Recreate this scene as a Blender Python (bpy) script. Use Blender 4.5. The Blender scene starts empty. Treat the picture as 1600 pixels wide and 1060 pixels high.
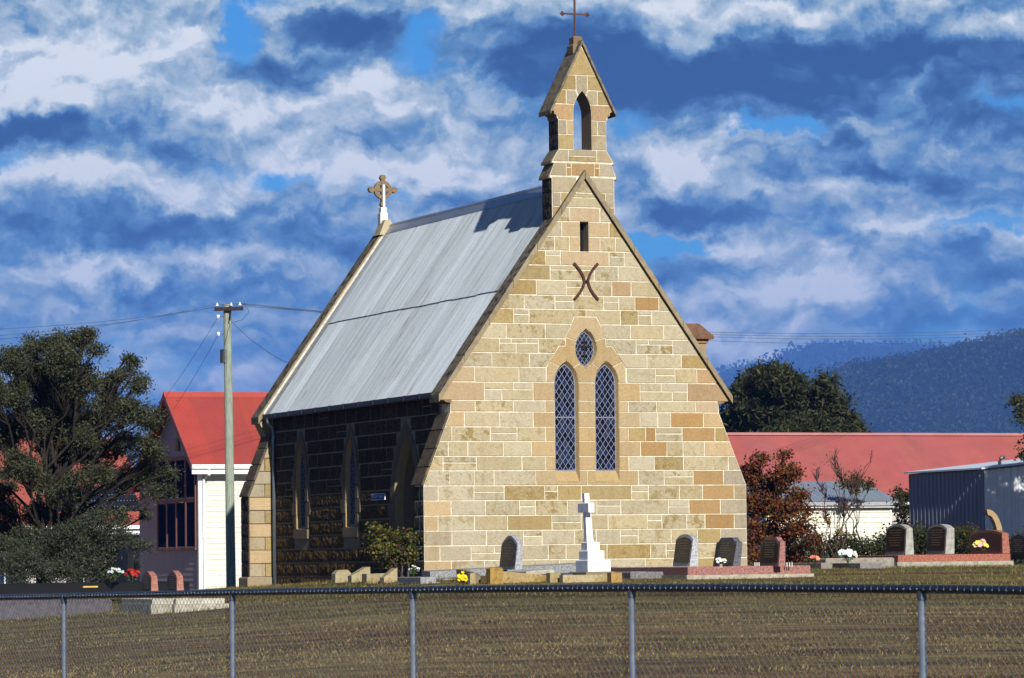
import bpy, bmesh, math, random
import numpy as np
from mathutils import Vector, Matrix
from mathutils.geometry import tessellate_polygon
R = math.radians
random.seed(7); rng = np.random.default_rng(7)
scene = bpy.context.scene
COL = scene.collection

# ---------------------------------------------------------------- camera
F_PX = 5798.0
PITCH, ROLL, YAW = R(3.4637), R(-0.7012), R(22.534)
FW = np.array([0, math.cos(PITCH), math.sin(PITCH)]); RI = np.array([1.0, 0, 0]); UP = np.cross(RI, FW)
CR, SR = math.cos(ROLL), math.sin(ROLL)
CAM = np.array([CR*RI + SR*UP, SR*RI - CR*UP, FW])
EYE = np.array([0, 0, 0.15])
cam_d = bpy.data.cameras.new('camera'); cam = bpy.data.objects.new('camera', cam_d); COL.objects.link(cam)
cam_d.sensor_width = 36; cam_d.lens = F_PX/1600*36; cam_d.clip_start = 0.5; cam_d.clip_end = 20000
m = Matrix((CAM[0], -CAM[1], -CAM[2])).transposed().to_4x4(); m.translation = Vector(EYE); cam.matrix_world = m
cam_d.dof.use_dof = True; cam_d.dof.focus_distance = 84; cam_d.dof.aperture_fstop = 14
scene.camera = cam

# ---------------------------------------------------------------- light
SUN_EL, SUN_A = R(26.6), R(2.8)
Xd = np.array([math.cos(YAW), math.sin(YAW), 0]); Yd = np.array([-math.sin(YAW), math.cos(YAW), 0]); Zd = np.array([0, 0, 1.0])
ld = (math.sin(SUN_A)*Xd + math.cos(SUN_A)*Yd)*math.cos(SUN_EL) - math.sin(SUN_EL)*Zd
sun_d = bpy.data.lights.new('sun', 'SUN'); sun = bpy.data.objects.new('sun', sun_d); COL.objects.link(sun)
sun_d.energy = 5.0; sun_d.angle = R(0.5); sun_d.color = (1.0, 0.955, 0.87)
sun.rotation_euler = Vector(ld).to_track_quat('-Z', 'Y').to_euler()
sun.location = (0, 0, 60)

world = bpy.data.worlds.new('World'); scene.world = world; world.use_nodes = True
NT = world.node_tree; NT.nodes.clear()
def wn(t, **k):
    n = NT.nodes.new(t)
    for a, b in k.items(): setattr(n, a, b)
    return n
def wl(a, b): NT.links.new(a, b)
def wmath(op, a, b=None, c=None, clamp=False):
    n = wn('ShaderNodeMath', operation=op); n.use_clamp = clamp
    for i, q in enumerate((a, b, c)):
        if q is None: continue
        if isinstance(q, (int, float)): n.inputs[i].default_value = q
        else: wl(q, n.inputs[i])
    return n.outputs[0]
def wvm(op, a, b=None):
    n = wn('ShaderNodeVectorMath', operation=op)
    for i, q in enumerate((a, b)):
        if q is None: continue
        if isinstance(q, tuple): n.inputs[i].default_value = q
        else: wl(q, n.inputs[i])
    return n.outputs['Value'] if op in ('LENGTH', 'DOT_PRODUCT') else n.outputs[0]
def wnoise(vec, scale, detail=6, rough=.55, lac=2.0):
    n = wn('ShaderNodeTexNoise'); n.inputs['Scale'].default_value = scale; n.inputs['Detail'].default_value = detail
    n.inputs['Roughness'].default_value = rough; n.inputs['Lacunarity'].default_value = lac; wl(vec, n.inputs['Vector']); return n
def wmr(v, a, b, c=0.0, d=1.0, interp='SMOOTHSTEP'):
    n = wn('ShaderNodeMapRange', interpolation_type=interp); wl(v, n.inputs[0])
    for i, q in enumerate((a, b, c, d)): n.inputs[i+1].default_value = q
    return n.outputs[0]

sky = wn('ShaderNodeTexSky', sky_type='NISHITA'); sky.sun_disc = False; sky.sun_elevation = SUN_EL
sky.sun_rotation = math.atan2(-ld[0], -ld[1]) % (2*math.pi)
sky.altitude = 300; sky.air_density = 1.0; sky.dust_density = 0.3; sky.ozone_density = 2.5
tc = wn('ShaderNodeTexCoord')
sep = wn('ShaderNodeSeparateXYZ'); wl(tc.outputs['Generated'], sep.inputs[0])
az = wmath('MULTIPLY', wmath('ARCTAN2', sep.outputs[0], sep.outputs[1]), 57.2958)
el = wmath('MULTIPLY', wmath('ARCSINE', sep.outputs[2]), 57.2958)
ca = wn('ShaderNodeCombineXYZ'); wl(az, ca.inputs[0]); wl(el, ca.inputs[1])
P = ca.outputs[0]
def w2(u, v):      # direction in the sky (degrees) of a spot of the cloudscape
    c = CAM.T @ np.array([(u-800)/F_PX, (v-530)/F_PX, 1.0]); c /= np.linalg.norm(c)
    return math.degrees(math.atan2(c[0], c[1])), math.degrees(math.asin(c[2]))
# warp the coordinates so that the edges billow
w1 = wnoise(P, 0.5, 2, .5); w1b = wnoise(P, 1.9, 7, .62)
warp = wvm('ADD', wvm('MULTIPLY', wvm('SUBTRACT', w1.outputs['Color'], (.5, .5, .5)), (1.5, .9, 0)),
           wvm('MULTIPLY', wvm('SUBTRACT', w1b.outputs['Color'], (.5, .5, .5)), (1.0, .8, 0)))
PW = wvm('ADD', P, warp)
def blob(u, v, ru, rv, soft=.25):
    a, e = w2(u, v)
    q = wvm('MULTIPLY', wvm('SUBTRACT', PW, (a, e, 0)), (101.0/ru, 101.0/rv, 0))
    return wmr(wvm('LENGTH', q), 1.2, soft, 0, 1)
COVER = [  # u, v, ru, rv, weight: where cloud stands (+) and where clear sky shows (-)
 (150,110,310,160,1.2), (560,170,230,120,1.0), (740,250,170,90,.7), (1280,90,560,110,1.5), (1090,265,130,95,1.3), (1080,335,130,36,1.0),
 (1400,260,280,100,.9), (120,205,330,50,1.3), (1000,30,260,60,1.0), (540,40,120,60,.9), (1250,440,220,90,.8), (1480,410,220,90,.7), (250,320,340,70,.8), (330,410,330,60,.8), (60,350,160,70,.6), (560,330,140,50,.5), (200,480,320,50,.5), (150,592,420,30,.6),
 (375,60,40,95,-1.8), (655,70,60,70,-1.2), (1190,190,90,26,-1.6), (1030,378,130,24,-1.5), (430,268,60,24,-1.0), (1540,165,100,22,-1.2), (1000,190,60,35,-1.0), (620,300,70,24,-.9), (250,585,330,26,-.7), (20,240,60,22,-1.0), (1520,355,90,18,-.8), (1280,350,90,22,-.8)]
LIGHT = [  # u, v, ru, rv, weight: lit tops (+) and shaded undersides (-)
 (110,105,310,140,.8), (90,120,120,80,.15), (300,140,110,90,.2), (120,222,360,40,-1.05), (40,205,150,40,-.4), (560,160,220,90,.35), (700,250,190,80,.25), (520,55,130,60,-.55),
 (1100,235,110,75,.65), (1080,332,140,34,-.75), (1240,112,520,82,-1.15), (900,100,150,70,-.8), (1180,4,480,34,.16), (1560,40,150,60,.3), (1350,290,180,70,.12), (1240,470,230,66,.38), (1500,300,160,60,-.3),
 (120,352,240,34,-.6), (330,290,260,40,.12), (270,398,320,36,.55), (330,446,300,26,-.35), (560,330,180,40,.05), (1500,500,260,30,-.45), (700,330,100,30,.15), (150,540,300,22,-.15), (150,592,420,34,.55), (1150,505,220,50,.35), (560,245,200,40,.2), (230,262,300,26,.25), (1400,360,200,30,.2), (200,480,300,30,.12)]
def billow(vec, scale, detail=3.0, rough=.5):
    q = wn('ShaderNodeTexVoronoi', feature='F1', voronoi_dimensions='2D'); q.normalize = True; q.inputs['Scale'].default_value = scale; q.inputs['Detail'].default_value = detail
    q.inputs['Roughness'].default_value = rough; wl(vec, q.inputs['Vector']); return q.outputs['Distance']
wj = wnoise(P, 1.5, 8, .6)
PB = wvm('ADD', wvm('ADD', P, wvm('MULTIPLY', wvm('SUBTRACT', w1.outputs['Color'], (.5, .5, .5)), (1.5, .9, 0))), wvm('MULTIPLY', wvm('SUBTRACT', wj.outputs['Color'], (.5, .5, .5)), (.75, .6, 0)))
PBs = wvm('MULTIPLY', PB, (.72, 1.15, 1)); PBo = wvm('MULTIPLY', wvm('ADD', PB, (-.05, .16, 0)), (.72, 1.15, 1))
bil = billow(PBs, .95); bil2 = billow(PBo, .95)
n_c = wnoise(wvm('MULTIPLY', PB, (.45, .95, 1)), .8, 5, .5)
cov = wmath('ADD', wmath('MULTIPLY_ADD', n_c.outputs['Fac'], 2.9, -.58), wmr(el, 5.5, 1.0, 0, .10))
cov = wmath('MULTIPLY_ADD', bil, -.85, cov)
for u, v, ru, rv, w in COVER: cov = wmath('MULTIPLY_ADD', blob(u, v, ru, rv), w*.62, cov)
bil3 = billow(wvm('MULTIPLY', PB, (1, 1.4, 1)), 2.4, 3.0, .6)
cov = wmath('MULTIPLY_ADD', wmath('SUBTRACT', bil3, .4), -.35, cov)
alpha = wmr(cov, -.16, .70)
relief_a = wnoise(wvm('MULTIPLY', PW, (.6, 1.0, 1)), 1.1, 5, .5)
relief_b = wnoise(wvm('MULTIPLY', wvm('ADD', PW, (.08, .34, 0)), (.6, 1.0, 1)), 1.1, 5, .5)
rel = wmath('MULTIPLY_ADD', wmath('SUBTRACT', relief_a.outputs['Fac'], relief_b.outputs['Fac']), 1.1, wmath('MULTIPLY_ADD', wmath('SUBTRACT', bil2, bil), .8, wmath('MULTIPLY', wmath('SUBTRACT', .4, bil3), .22)))
n_l = wnoise(wvm('MULTIPLY', wvm('ADD', PW, (31, 7, 0)), (.30, .8, 1)), .9, 5, .55)
lum = wmath('MULTIPLY_ADD', rel, 1.4, wmath('MULTIPLY_ADD', n_l.outputs['Fac'], 1.75, -.34))
for u, v, ru, rv, w in LIGHT: lum = wmath('MULTIPLY_ADD', blob(u, v, ru*1.08, rv*1.15, .0), w*.62, lum)
lum = wmath('MULTIPLY_ADD', wmath('SUBTRACT', alpha, 1.0), .10, lum)
lum = wmath('SUBTRACT', lum, wmr(el, 9.5, 20, 0, .60))  # cloud overhead, out of view, darkened to weaken the sky's fill light
cr = wn('ShaderNodeValToRGB'); wl(lum, cr.inputs[0]); e = cr.color_ramp.elements
e[0].position = 0.0; e[0].color = (.020, .055, .15, 1); e[1].position = 1.0; e[1].color = (.98, .99, .95, 1)
for p_, c_ in ((.22, (.050, .125, .26, 1)), (.45, (.14, .29, .47, 1)), (.68, (.42, .54, .60, 1)), (.86, (.68, .76, .78, 1))):
    k = e.new(p_); k.color = c_
hs = wn('ShaderNodeHueSaturation'); hs.inputs['Saturation'].default_value = 1.0; hs.inputs['Value'].default_value = 1.0; wl(sky.outputs[0], hs.inputs['Color'])
mx = wn('ShaderNodeMix', data_type='RGBA', blend_type='MULTIPLY'); mx.inputs[0].default_value = 1
wl(hs.outputs[0], mx.inputs[6]); mx.inputs[7].default_value = (.24, .74, 1.25, 1)
bg1 = wn('ShaderNodeBackground'); bg1.inputs['Strength'].default_value = .055; wl(mx.outputs[2], bg1.inputs['Color'])
bg2 = wn('ShaderNodeBackground'); bg2.inputs['Strength'].default_value = .70; wl(cr.outputs[0], bg2.inputs['Color'])
ms = wn('ShaderNodeMixShader'); wl(alpha, ms.inputs[0]); wl(bg1.outputs[0], ms.inputs[1]); wl(bg2.outputs[0], ms.inputs[2])
wo = wn('ShaderNodeOutputWorld'); wl(ms.outputs[0], wo.inputs['Surface'])

vs = scene.view_settings; vs.view_transform = 'Standard'; vs.look = 'None'; vs.exposure = 0.6; vs.gamma = 1.0; vs.use_curve_mapping = False
scene.render.engine = 'CYCLES'; scene.cycles.use_denoising = True; scene.cycles.max_bounces = 6; scene.cycles.volume_bounces = 1
scene.cycles.transparent_max_bounces = 12

# ---------------------------------------------------------------- places
def ray(u, v): return CAM.T @ np.array([(u-800)/F_PX, (v-530)/F_PX, 1.0])
_d = ray(661.8, 760); P0 = EYE + _d/_d[1]*80; P0[2] = 0          # the church's near left foot
def loc(Pw): q = np.asarray(Pw)-P0; return np.array([q@Xd, q@Yd, q[2]])
def glob(x, y, z=0.0): return P0 + x*Xd + y*Yd + np.array([0, 0, z])
def ground(X, Y):
    yy = min(max(80-Y, 0), 62)
    s = -1-X; sp = s if s > 3 else (math.log1p(math.exp(s*2))/2)
    fade = 1 if Y < 130 else max(0, 1-(Y-130)/120)
    return -.05 - .030*yy - .055*min(sp, 14)*fade*min(1, max(0, (Y-20)/30))
def at(u, v, D): d = ray(u, v); return EYE + d/d[1]*D
def on_ground(u, D): X = (u-800)/F_PX*D; return np.array([X, D, ground(X, D)])
def plane_y(u, v, y):
    d = ray(u, v); t = ((P0+y*Yd-EYE)@Yd)/(d@Yd); return loc(EYE+t*d)
def plane_x(u, v, x):
    d = ray(u, v); t = ((P0+x*Xd-EYE)@Xd)/(d@Xd); return loc(EYE+t*d)

# ---------------------------------------------------------------- materials
def material(name, rough=.8, spec=.3, metallic=0.0):
    mt = bpy.data.materials.new(name); mt.use_nodes = True; nt = mt.node_tree
    b = nt.nodes['Principled BSDF']; b.inputs['Roughness'].default_value = rough
    b.inputs['Specular IOR Level'].default_value = spec; b.inputs['Metallic'].default_value = metallic
    return mt, nt, b
class NG:
    def __init__(s, nt): s.nt = nt
    def n(s, t, **k):
        q = s.nt.nodes.new(t)
        for a, b in k.items(): setattr(q, a, b)
        return q
    def l(s, a, b): s.nt.links.new(a, b)
    def val(s, sock, v):
        if isinstance(v, (int, float)): sock.default_value = v
        elif isinstance(v, tuple): sock.default_value = v if len(v) == len(sock.default_value) else (*v, 1)
        else: s.l(v, sock)
    def coord(s, scale=(1, 1, 1), kind='Object'):
        t = s.n('ShaderNodeTexCoord'); mp = s.n('ShaderNodeMapping'); mp.inputs['Scale'].default_value = scale
        s.l(t.outputs[kind], mp.inputs[0]); return mp.outputs[0]
    def noise(s, vec, scale, detail=4, rough=.55, out='Fac'):
        q = s.n('ShaderNodeTexNoise'); q.inputs['Scale'].default_value = scale; q.inputs['Detail'].default_value = detail
        q.inputs['Roughness'].default_value = rough; s.l(vec, q.inputs['Vector']); return q.outputs[out]
    def vor(s, vec, scale): 
        q = s.n('ShaderNodeTexVoronoi'); q.inputs['Scale'].default_value = scale; s.l(vec, q.inputs['Vector']); return q.outputs['Distance']
    def ramp(s, f, a, b, c=0.0, d=1.0, interp='SMOOTHSTEP'):
        q = s.n('ShaderNodeMapRange', interpolation_type=interp); s.l(f, q.inputs[0])
        for i, w in enumerate((a, b, c, d)): q.inputs[i+1].default_value = w
        return q.outputs[0]
    def math(s, op, a, b=0.0, clamp=False):
        q = s.n('ShaderNodeMath', operation=op); q.use_clamp = clamp; s.val(q.inputs[0], a); s.val(q.inputs[1], b); return q.outputs[0]
    def mix(s, f, a, b, blend='MIX'):
        q = s.n('ShaderNodeMix', data_type='RGBA', blend_type=blend); s.val(q.inputs[0], f); s.val(q.inputs[6], a); s.val(q.inputs[7], b); return q.outputs[2]
    def tint(s): q = s.n('ShaderNodeAttribute', attribute_name='tint'); return q.outputs['Color'], q.outputs['Alpha']
    def bump(s, h, strength, dist, bsdf):
        q = s.n('ShaderNodeBump'); q.inputs['Strength'].default_value = strength; q.inputs['Distance'].default_value = dist
        s.l(h, q.inputs['Height']); s.l(q.outputs[0], bsdf.inputs['Normal'])
M = {}
# dressed and pitted sandstone: tint carries the block's own colour, its alpha how pitted the block is
mt, nt, b = material('sandstone', .92, .15); g = NG(nt); c = g.coord(); tcol, ta = g.tint()
fine = g.noise(c, 38, 4, .7); mid = g.noise(c, 5, 6, .68); big = g.noise(c, 2.2, 3, .5); strat = g.noise(g.coord((1.2, 1.2, 26)), 1.5, 3, .5)
col = g.mix(g.ramp(fine, .3, .75), g.mix(1.0, tcol, (.84, .82, .80, 1), 'MULTIPLY'), g.mix(1.0, tcol, (1.1, 1.1, 1.1, 1), 'MULTIPLY'))
col = g.mix(g.math('MULTIPLY', g.ramp(strat, .45, .75), .25), col, g.mix(1.0, col, (1.05, .84, .62, 1), 'MULTIPLY'))
gold = g.math('MULTIPLY', g.ramp(g.math('ADD', mid, g.math('MULTIPLY', big, .7)), .90, .955), g.math('POWER', ta, 1.6))
col = g.mix(g.math('MULTIPLY', gold, .8), col, (.22, .145, .035, 1))
runs = g.noise(g.coord((5, 5, .5)), 1.2, 5, .6)
col = g.mix(g.math('MULTIPLY', g.ramp(runs, .48, .72), .35), col, g.mix(1.0, col, (.70, .66, .58, 1), 'MULTIPLY'))
pits = g.math('MULTIPLY', g.ramp(g.noise(c, 12, 8, .85), .50, .58), g.math('MULTIPLY', g.math('ADD', g.math('MULTIPLY', ta, .6), .15), 1.0))
col = g.mix(pits, col, g.mix(1.0, col, (.66, .58, .47, 1), 'MULTIPLY'))
col = g.mix(g.math('MULTIPLY', g.ramp(g.noise(c, 1.1, 4, .6), .55, .8), .2), col, (.20, .18, .13, 1))
g.l(col, b.inputs['Base Color']); g.bump(g.math('ADD', fine, g.math('MULTIPLY', g.noise(c, 14, 5, .7), g.math('ADD', ta, .4))), .6, .028, b); M['stone'] = mt
# rough side masonry, mossy and blackened
mt, nt, b = material('weathered_sandstone', .95, .1); g = NG(nt); c = g.coord(); tcol, ta = g.tint()
col = g.mix(g.ramp(g.noise(c, 14, 6, .7), .4, .7), g.mix(1.0, tcol, (.45, .42, .42, 1), 'MULTIPLY'), g.mix(1.0, tcol, (1.25, 1.2, 1.05, 1), 'MULTIPLY'))
col = g.mix(g.math('MULTIPLY', g.ramp(g.noise(g.coord((3, 3, 1)), 3, 5, .6), .5, .7), ta), col, (.17, .11, .03, 1))
g.l(col, b.inputs['Base Color']); g.bump(g.noise(c, 11, 7, .75), 1.0, .06, b); M['rough'] = mt
# lime mortar
mt, nt, b = material('lime_mortar', .95, .1); g = NG(nt); c = g.coord(); tcol, ta = g.tint()
g.l(g.mix(g.ramp(g.noise(c, 9, 5, .7), .35, .6), g.mix(1.0, tcol, (.75, .7, .62, 1), 'MULTIPLY'), tcol), b.inputs['Base Color']); g.bump(g.noise(c, 40, 3), .3, .01, b); M['mortar'] = mt
# lichened coping
mt, nt, b = material('lichened_coping', .95, .1); g = NG(nt); c = g.coord(); tcol, ta = g.tint()
col = g.mix(g.math('MULTIPLY', g.ramp(g.noise(c, 6, 6, .7), .46, .60), ta), tcol, (.04, .033, .028, 1))
col = g.mix(g.math('MULTIPLY', g.ramp(g.noise(c, 16, 5, .7), .60, .70), ta), col, (.28, .26, .20, 1))
col = g.mix(g.math('MULTIPLY', g.ramp(g.noise(c, 4, 4, .6), .6, .7), .6), col, (.30, .17, .04, 1))
g.l(col, b.inputs['Base Color']); g.bump(g.noise(c, 18, 6, .75), .8, .02, b); M['coping'] = mt
def simple(key, name, rough=.8, spec=.3, metallic=0.0, amt=.25, scale=8, bump=.15, bdist=.01, stretch=(1, 1, 1), fine=60):
    mt, nt, b = material(name, rough, spec, metallic); g = NG(nt); c = g.coord(stretch); tcol, ta = g.tint()
    f = g.ramp(g.noise(c, scale, 6, .65), .3, .7)
    lo = 1-amt; hi = 1+amt*.5
    col = g.mix(f, g.mix(1.0, tcol, (lo, lo, lo, 1), 'MULTIPLY'), g.mix(1.0, tcol, (hi, hi, hi, 1), 'MULTIPLY'))
    g.l(col, b.inputs['Base Color'])
    if bump: g.bump(g.noise(c, fine, 4, .7), bump, bdist, b)
    M[key] = mt; return mt
simple('paint', 'weathered_paint', .6, .35, amt=.1, scale=3, stretch=(1, 1, .4))
simple('redroof', 'red_painted_iron', .6, .3, amt=.09, scale=1.2, bump=.05)
simple('dullglass', 'dull_glass', .9, .0, amt=.1, bump=0)
simple('granite', 'speckled_granite', .6, .3, amt=.6, scale=24, bump=.3, bdist=.006)
simple('polished', 'polished_granite', .3, .2, amt=.3, scale=60, bump=0)
simple('concrete', 'old_concrete', .95, .15, amt=.35, scale=9, bump=.4, bdist=.01)
simple('marble', 'white_marble', .55, .4, amt=.12, scale=6, bump=.1)
simple('iron', 'rusty_iron', .85, .2, amt=.4, scale=30, bump=.3, bdist=.004)
simple('steel', 'galvanised_steel', .42, .5, .75, amt=.2, scale=20, bump=.1, bdist=.002)
simple('wood', 'bare_timber', .9, .15, amt=.35, scale=14, bump=.4, bdist=.01, stretch=(3, 3, .25))
simple('bark', 'bark', .95, .1, amt=.4, scale=12, bump=.5, bdist=.02)
simple('plain', 'matt_surface', .8, .2, amt=.08, scale=10, bump=0)
# corrugated galvanised roof, streaked down the slope
mt, nt, b = material('corrugated_iron', .7, .2, .0); g = NG(nt); tcol, ta = g.tint()
uv = g.n('ShaderNodeAttribute', attribute_name='slope'); mp = g.n('ShaderNodeMapping'); mp.inputs['Scale'].default_value = (5.5, .35, 1); g.l(uv.outputs['Vector'], mp.inputs[0])
st = g.noise(mp.outputs[0], 1.0, 7, .7); mp2 = g.n('ShaderNodeMapping'); mp2.inputs['Scale'].default_value = (9, .55, 1); mp2.inputs['Location'].default_value = (3, 8, 0); g.l(uv.outputs['Vector'], mp2.inputs[0])
rust = g.noise(mp2.outputs[0], 1.0, 4, .6); gr = g.noise(g.coord(), 45, 4, .8)
col = g.mix(g.ramp(st, .3, .7), g.mix(1.0, tcol, (.72, .74, .76, 1), 'MULTIPLY'), g.mix(1.0, tcol, (1.10, 1.10, 1.08, 1), 'MULTIPLY'))
col = g.mix(g.math('MULTIPLY', g.ramp(rust, .60, .70), .75), col, (.17, .14, .12, 1))
col = g.mix(g.math('MULTIPLY', g.ramp(gr, .35, .7), .5), col, g.mix(1.0, col, (.5, .54, .58, 1), 'MULTIPLY'))
g.l(col, b.inputs['Base Color']); M['corr'] = mt
# window glass
mt, nt, b = material('leaded_glass', .12, .10); g = NG(nt); tcol, ta = g.tint(); g.l(tcol, b.inputs['Base Color']); g.bump(g.noise(g.coord(), 9, 2), .08, .01, b); M['glass'] = mt
# leaves
def leafmat(key, name, trans=.25):
    mt, nt, b = material(name, .6, .25); g = NG(nt); tcol, ta = g.tint(); g.l(tcol, b.inputs['Base Color'])
    tr = g.n('ShaderNodeBsdfTranslucent'); g.l(g.mix(1.0, tcol, (1.3, 1.4, .6, 1), 'MULTIPLY'), tr.inputs['Color'])
    mxs = g.n('ShaderNodeMixShader'); mxs.inputs[0].default_value = trans; g.l(b.outputs[0], mxs.inputs[1]); g.l(tr.outputs[0], mxs.inputs[2])
    g.l(mxs.outputs[0], nt.nodes['Material Output'].inputs['Surface']); M[key] = mt
leafmat('leaf', 'leaf'); leafmat('petal', 'petal', .15)

# ---------------------------------------------------------------- mesh builder
class MB:
    def __init__(s): s.v = []; s.f = []; s.t = []; s.slope = None
    def face(s, pts, col):
        i = len(s.v); s.v.extend([tuple(float(q) for q in p) for p in pts]); s.f.append(tuple(range(i, i+len(pts)))); s.t.append(col)
    def mesh(s, vs, fs, col):
        i = len(s.v); s.v.extend([tuple(float(q) for q in p) for p in vs]); s.f.extend([tuple(i+k for k in f) for f in fs]); s.t.extend([col]*len(fs) if not isinstance(col, list) else col)
    def box(s, x0, x1, y0, y1, z0, z1, col, top=None, bevel=0.0):
        a = [(x0, y0, z0), (x1, y0, z0), (x1, y1, z0), (x0, y1, z0), (x0, y0, z1), (x1, y0, z1), (x1, y1, z1), (x0, y1, z1)]
        if bevel:
            bv = bevel; a = []
            for z, k in ((z0, 0), (z1-bv, 0), (z1, bv)):
                a += [(x0+k, y0+k, z), (x1-k, y0+k, z), (x1-k, y1-k, z), (x0+k, y1-k, z)]
            fs = [(3, 2, 1, 0), (8, 9, 10, 11)]
            for L_ in (0, 4):
                for i in range(4): j = (i+1) % 4; fs.append((L_+i, L_+j, L_+4+j, L_+4+i))
            s.mesh(a, fs, col); return
        s.mesh(a, [(3, 2, 1, 0), (4, 5, 6, 7), (0, 1, 5, 4), (1, 2, 6, 5), (2, 3, 7, 6), (3, 0, 4, 7)], col if top is None else [col, top, col, col, col, col])
    def prism(s, poly, mp, d0, d1, col, caps=True):
        n = len(poly); vs = [mp(a, b_, d0) for a, b_ in poly] + [mp(a, b_, d1) for a, b_ in poly]
        fs = [(i, (i+1) % n, n+(i+1) % n, n+i) for i in range(n)]
        if caps: fs += [tuple(range(n-1, -1, -1)), tuple(range(n, 2*n))]
        s.mesh(vs, fs, col)
    def loft(s, A, B, col, closed=True):
        n = len(A); fs = [(i, (i+1) % n, n+(i+1) % n, n+i) for i in range(n if closed else n-1)]; s.mesh(list(A)+list(B), fs, col)
    def tube(s, pts, r, col, n=6, cap=True):
        pts = [Vector(p) for p in pts]; rs = r if isinstance(r, (list, tuple)) else [r]*len(pts); vs = []
        for i, p in enumerate(pts):
            t = (pts[min(i+1, len(pts)-1)]-pts[max(i-1, 0)]).normalized()
            a = t.orthogonal() if abs(t.z) > .9 else t.cross(Vector((0, 0, 1))); a.normalize(); b_ = t.cross(a)
            for k in range(n):
                w = 2*math.pi*k/n; vs.append(p + (a*math.cos(w)+b_*math.sin(w))*rs[i])
        fs = [(i*n+k, i*n+(k+1) % n, (i+1)*n+(k+1) % n, (i+1)*n+k) for i in range(len(pts)-1) for k in range(n)]
        if cap: fs += [tuple(range(n)), tuple(range((len(pts)-1)*n, len(pts)*n))]
        s.mesh(vs, fs, col)
    def build(s, name, mat, parent=None, smooth=False, loc=None, rotz=0.0, recalc=False):
        me = bpy.data.meshes.new(name); me.from_pydata(s.v, [], s.f)
        at_ = me.attributes.new('tint', 'FLOAT_COLOR', 'FACE')
        at_.data.foreach_set('color', np.array([c if len(c) == 4 else (*c, 0.0) for c in s.t], dtype=np.float32).ravel())
        if s.slope is not None:
            a2 = me.attributes.new('slope', 'FLOAT_VECTOR', 'POINT'); a2.data.foreach_set('vector', np.array(s.slope, dtype=np.float32).ravel())
        me.materials.append(M[mat])
        if recalc:
            bm = bmesh.new(); bm.from_mesh(me); bmesh.ops.recalc_face_normals(bm, faces=bm.faces); bm.to_mesh(me); bm.free()
        if smooth: me.polygons.foreach_set('use_smooth', [True]*len(me.polygons))
        me.update()
        o = bpy.data.objects.new(name, me); COL.objects.link(o)
        if parent is not None: o.parent = parent
        if loc is not None: o.location = loc
        if rotz: o.rotation_euler = (0, 0, rotz)
        return o
def thing(name, label, cat, loc_=(0, 0, 0), rotz=YAW, group=None):
    o = bpy.data.objects.new(name, None); COL.objects.link(o); o.location = tuple(float(q) for q in loc_); o.rotation_euler = (0, 0, rotz)
    o['label'] = label; o['category'] = cat
    if group: o['group'] = group
    o.empty_display_size = .3
    return o
def tag(o, label, cat, group=None, kind=None):
    if label: o['label'] = label
    if cat: o['category'] = cat
    if group: o['group'] = group
    if kind: o['kind'] = kind
    return o
def clip(poly, a, b_, c_):        # keep a*x + b*y <= c
    out = []
    for i in range(len(poly)):
        p, q = poly[i], poly[(i+1) % len(poly)]; dp = a*p[0]+b_*p[1]-c_; dq = a*q[0]+b_*q[1]-c_
        if dp <= 0: out.append(p)
        if (dp < 0 < dq) or (dq < 0 < dp): t = dp/(dp-dq); out.append((p[0]+t*(q[0]-p[0]), p[1]+t*(q[1]-p[1])))
    return out
def area(poly): return .5*sum(poly[i][0]*poly[(i+1) % len(poly)][1]-poly[(i+1) % len(poly)][0]*poly[i][1] for i in range(len(poly)))
def inset(poly, d):
    n = len(poly); out = []
    for i in range(n):
        p0, p1, p2 = poly[i-1], poly[i], poly[(i+1) % n]
        e1 = (p1[0]-p0[0], p1[1]-p0[1]); e2 = (p2[0]-p1[0], p2[1]-p1[1]); l1 = math.hypot(*e1) or 1; l2 = math.hypot(*e2) or 1
        n1 = (-e1[1]/l1, e1[0]/l1); n2 = (-e2[1]/l2, e2[0]/l2); k = 1+n1[0]*n2[0]+n1[1]*n2[1]
        k = max(k, .35); out.append((p1[0]+d*(n1[0]+n2[0])/k, p1[1]+d*(n1[1]+n2[1])/k))
    return out
def dedupe(poly):
    out = []
    for p in poly:
        if not out or math.hypot(p[0]-out[-1][0], p[1]-out[-1][1]) > .004: out.append(p)
    if len(out) > 1 and math.hypot(out[0][0]-out[-1][0], out[0][1]-out[-1][1]) < .004: out.pop()
    return out
HAZE = 1.05e-4
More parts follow.
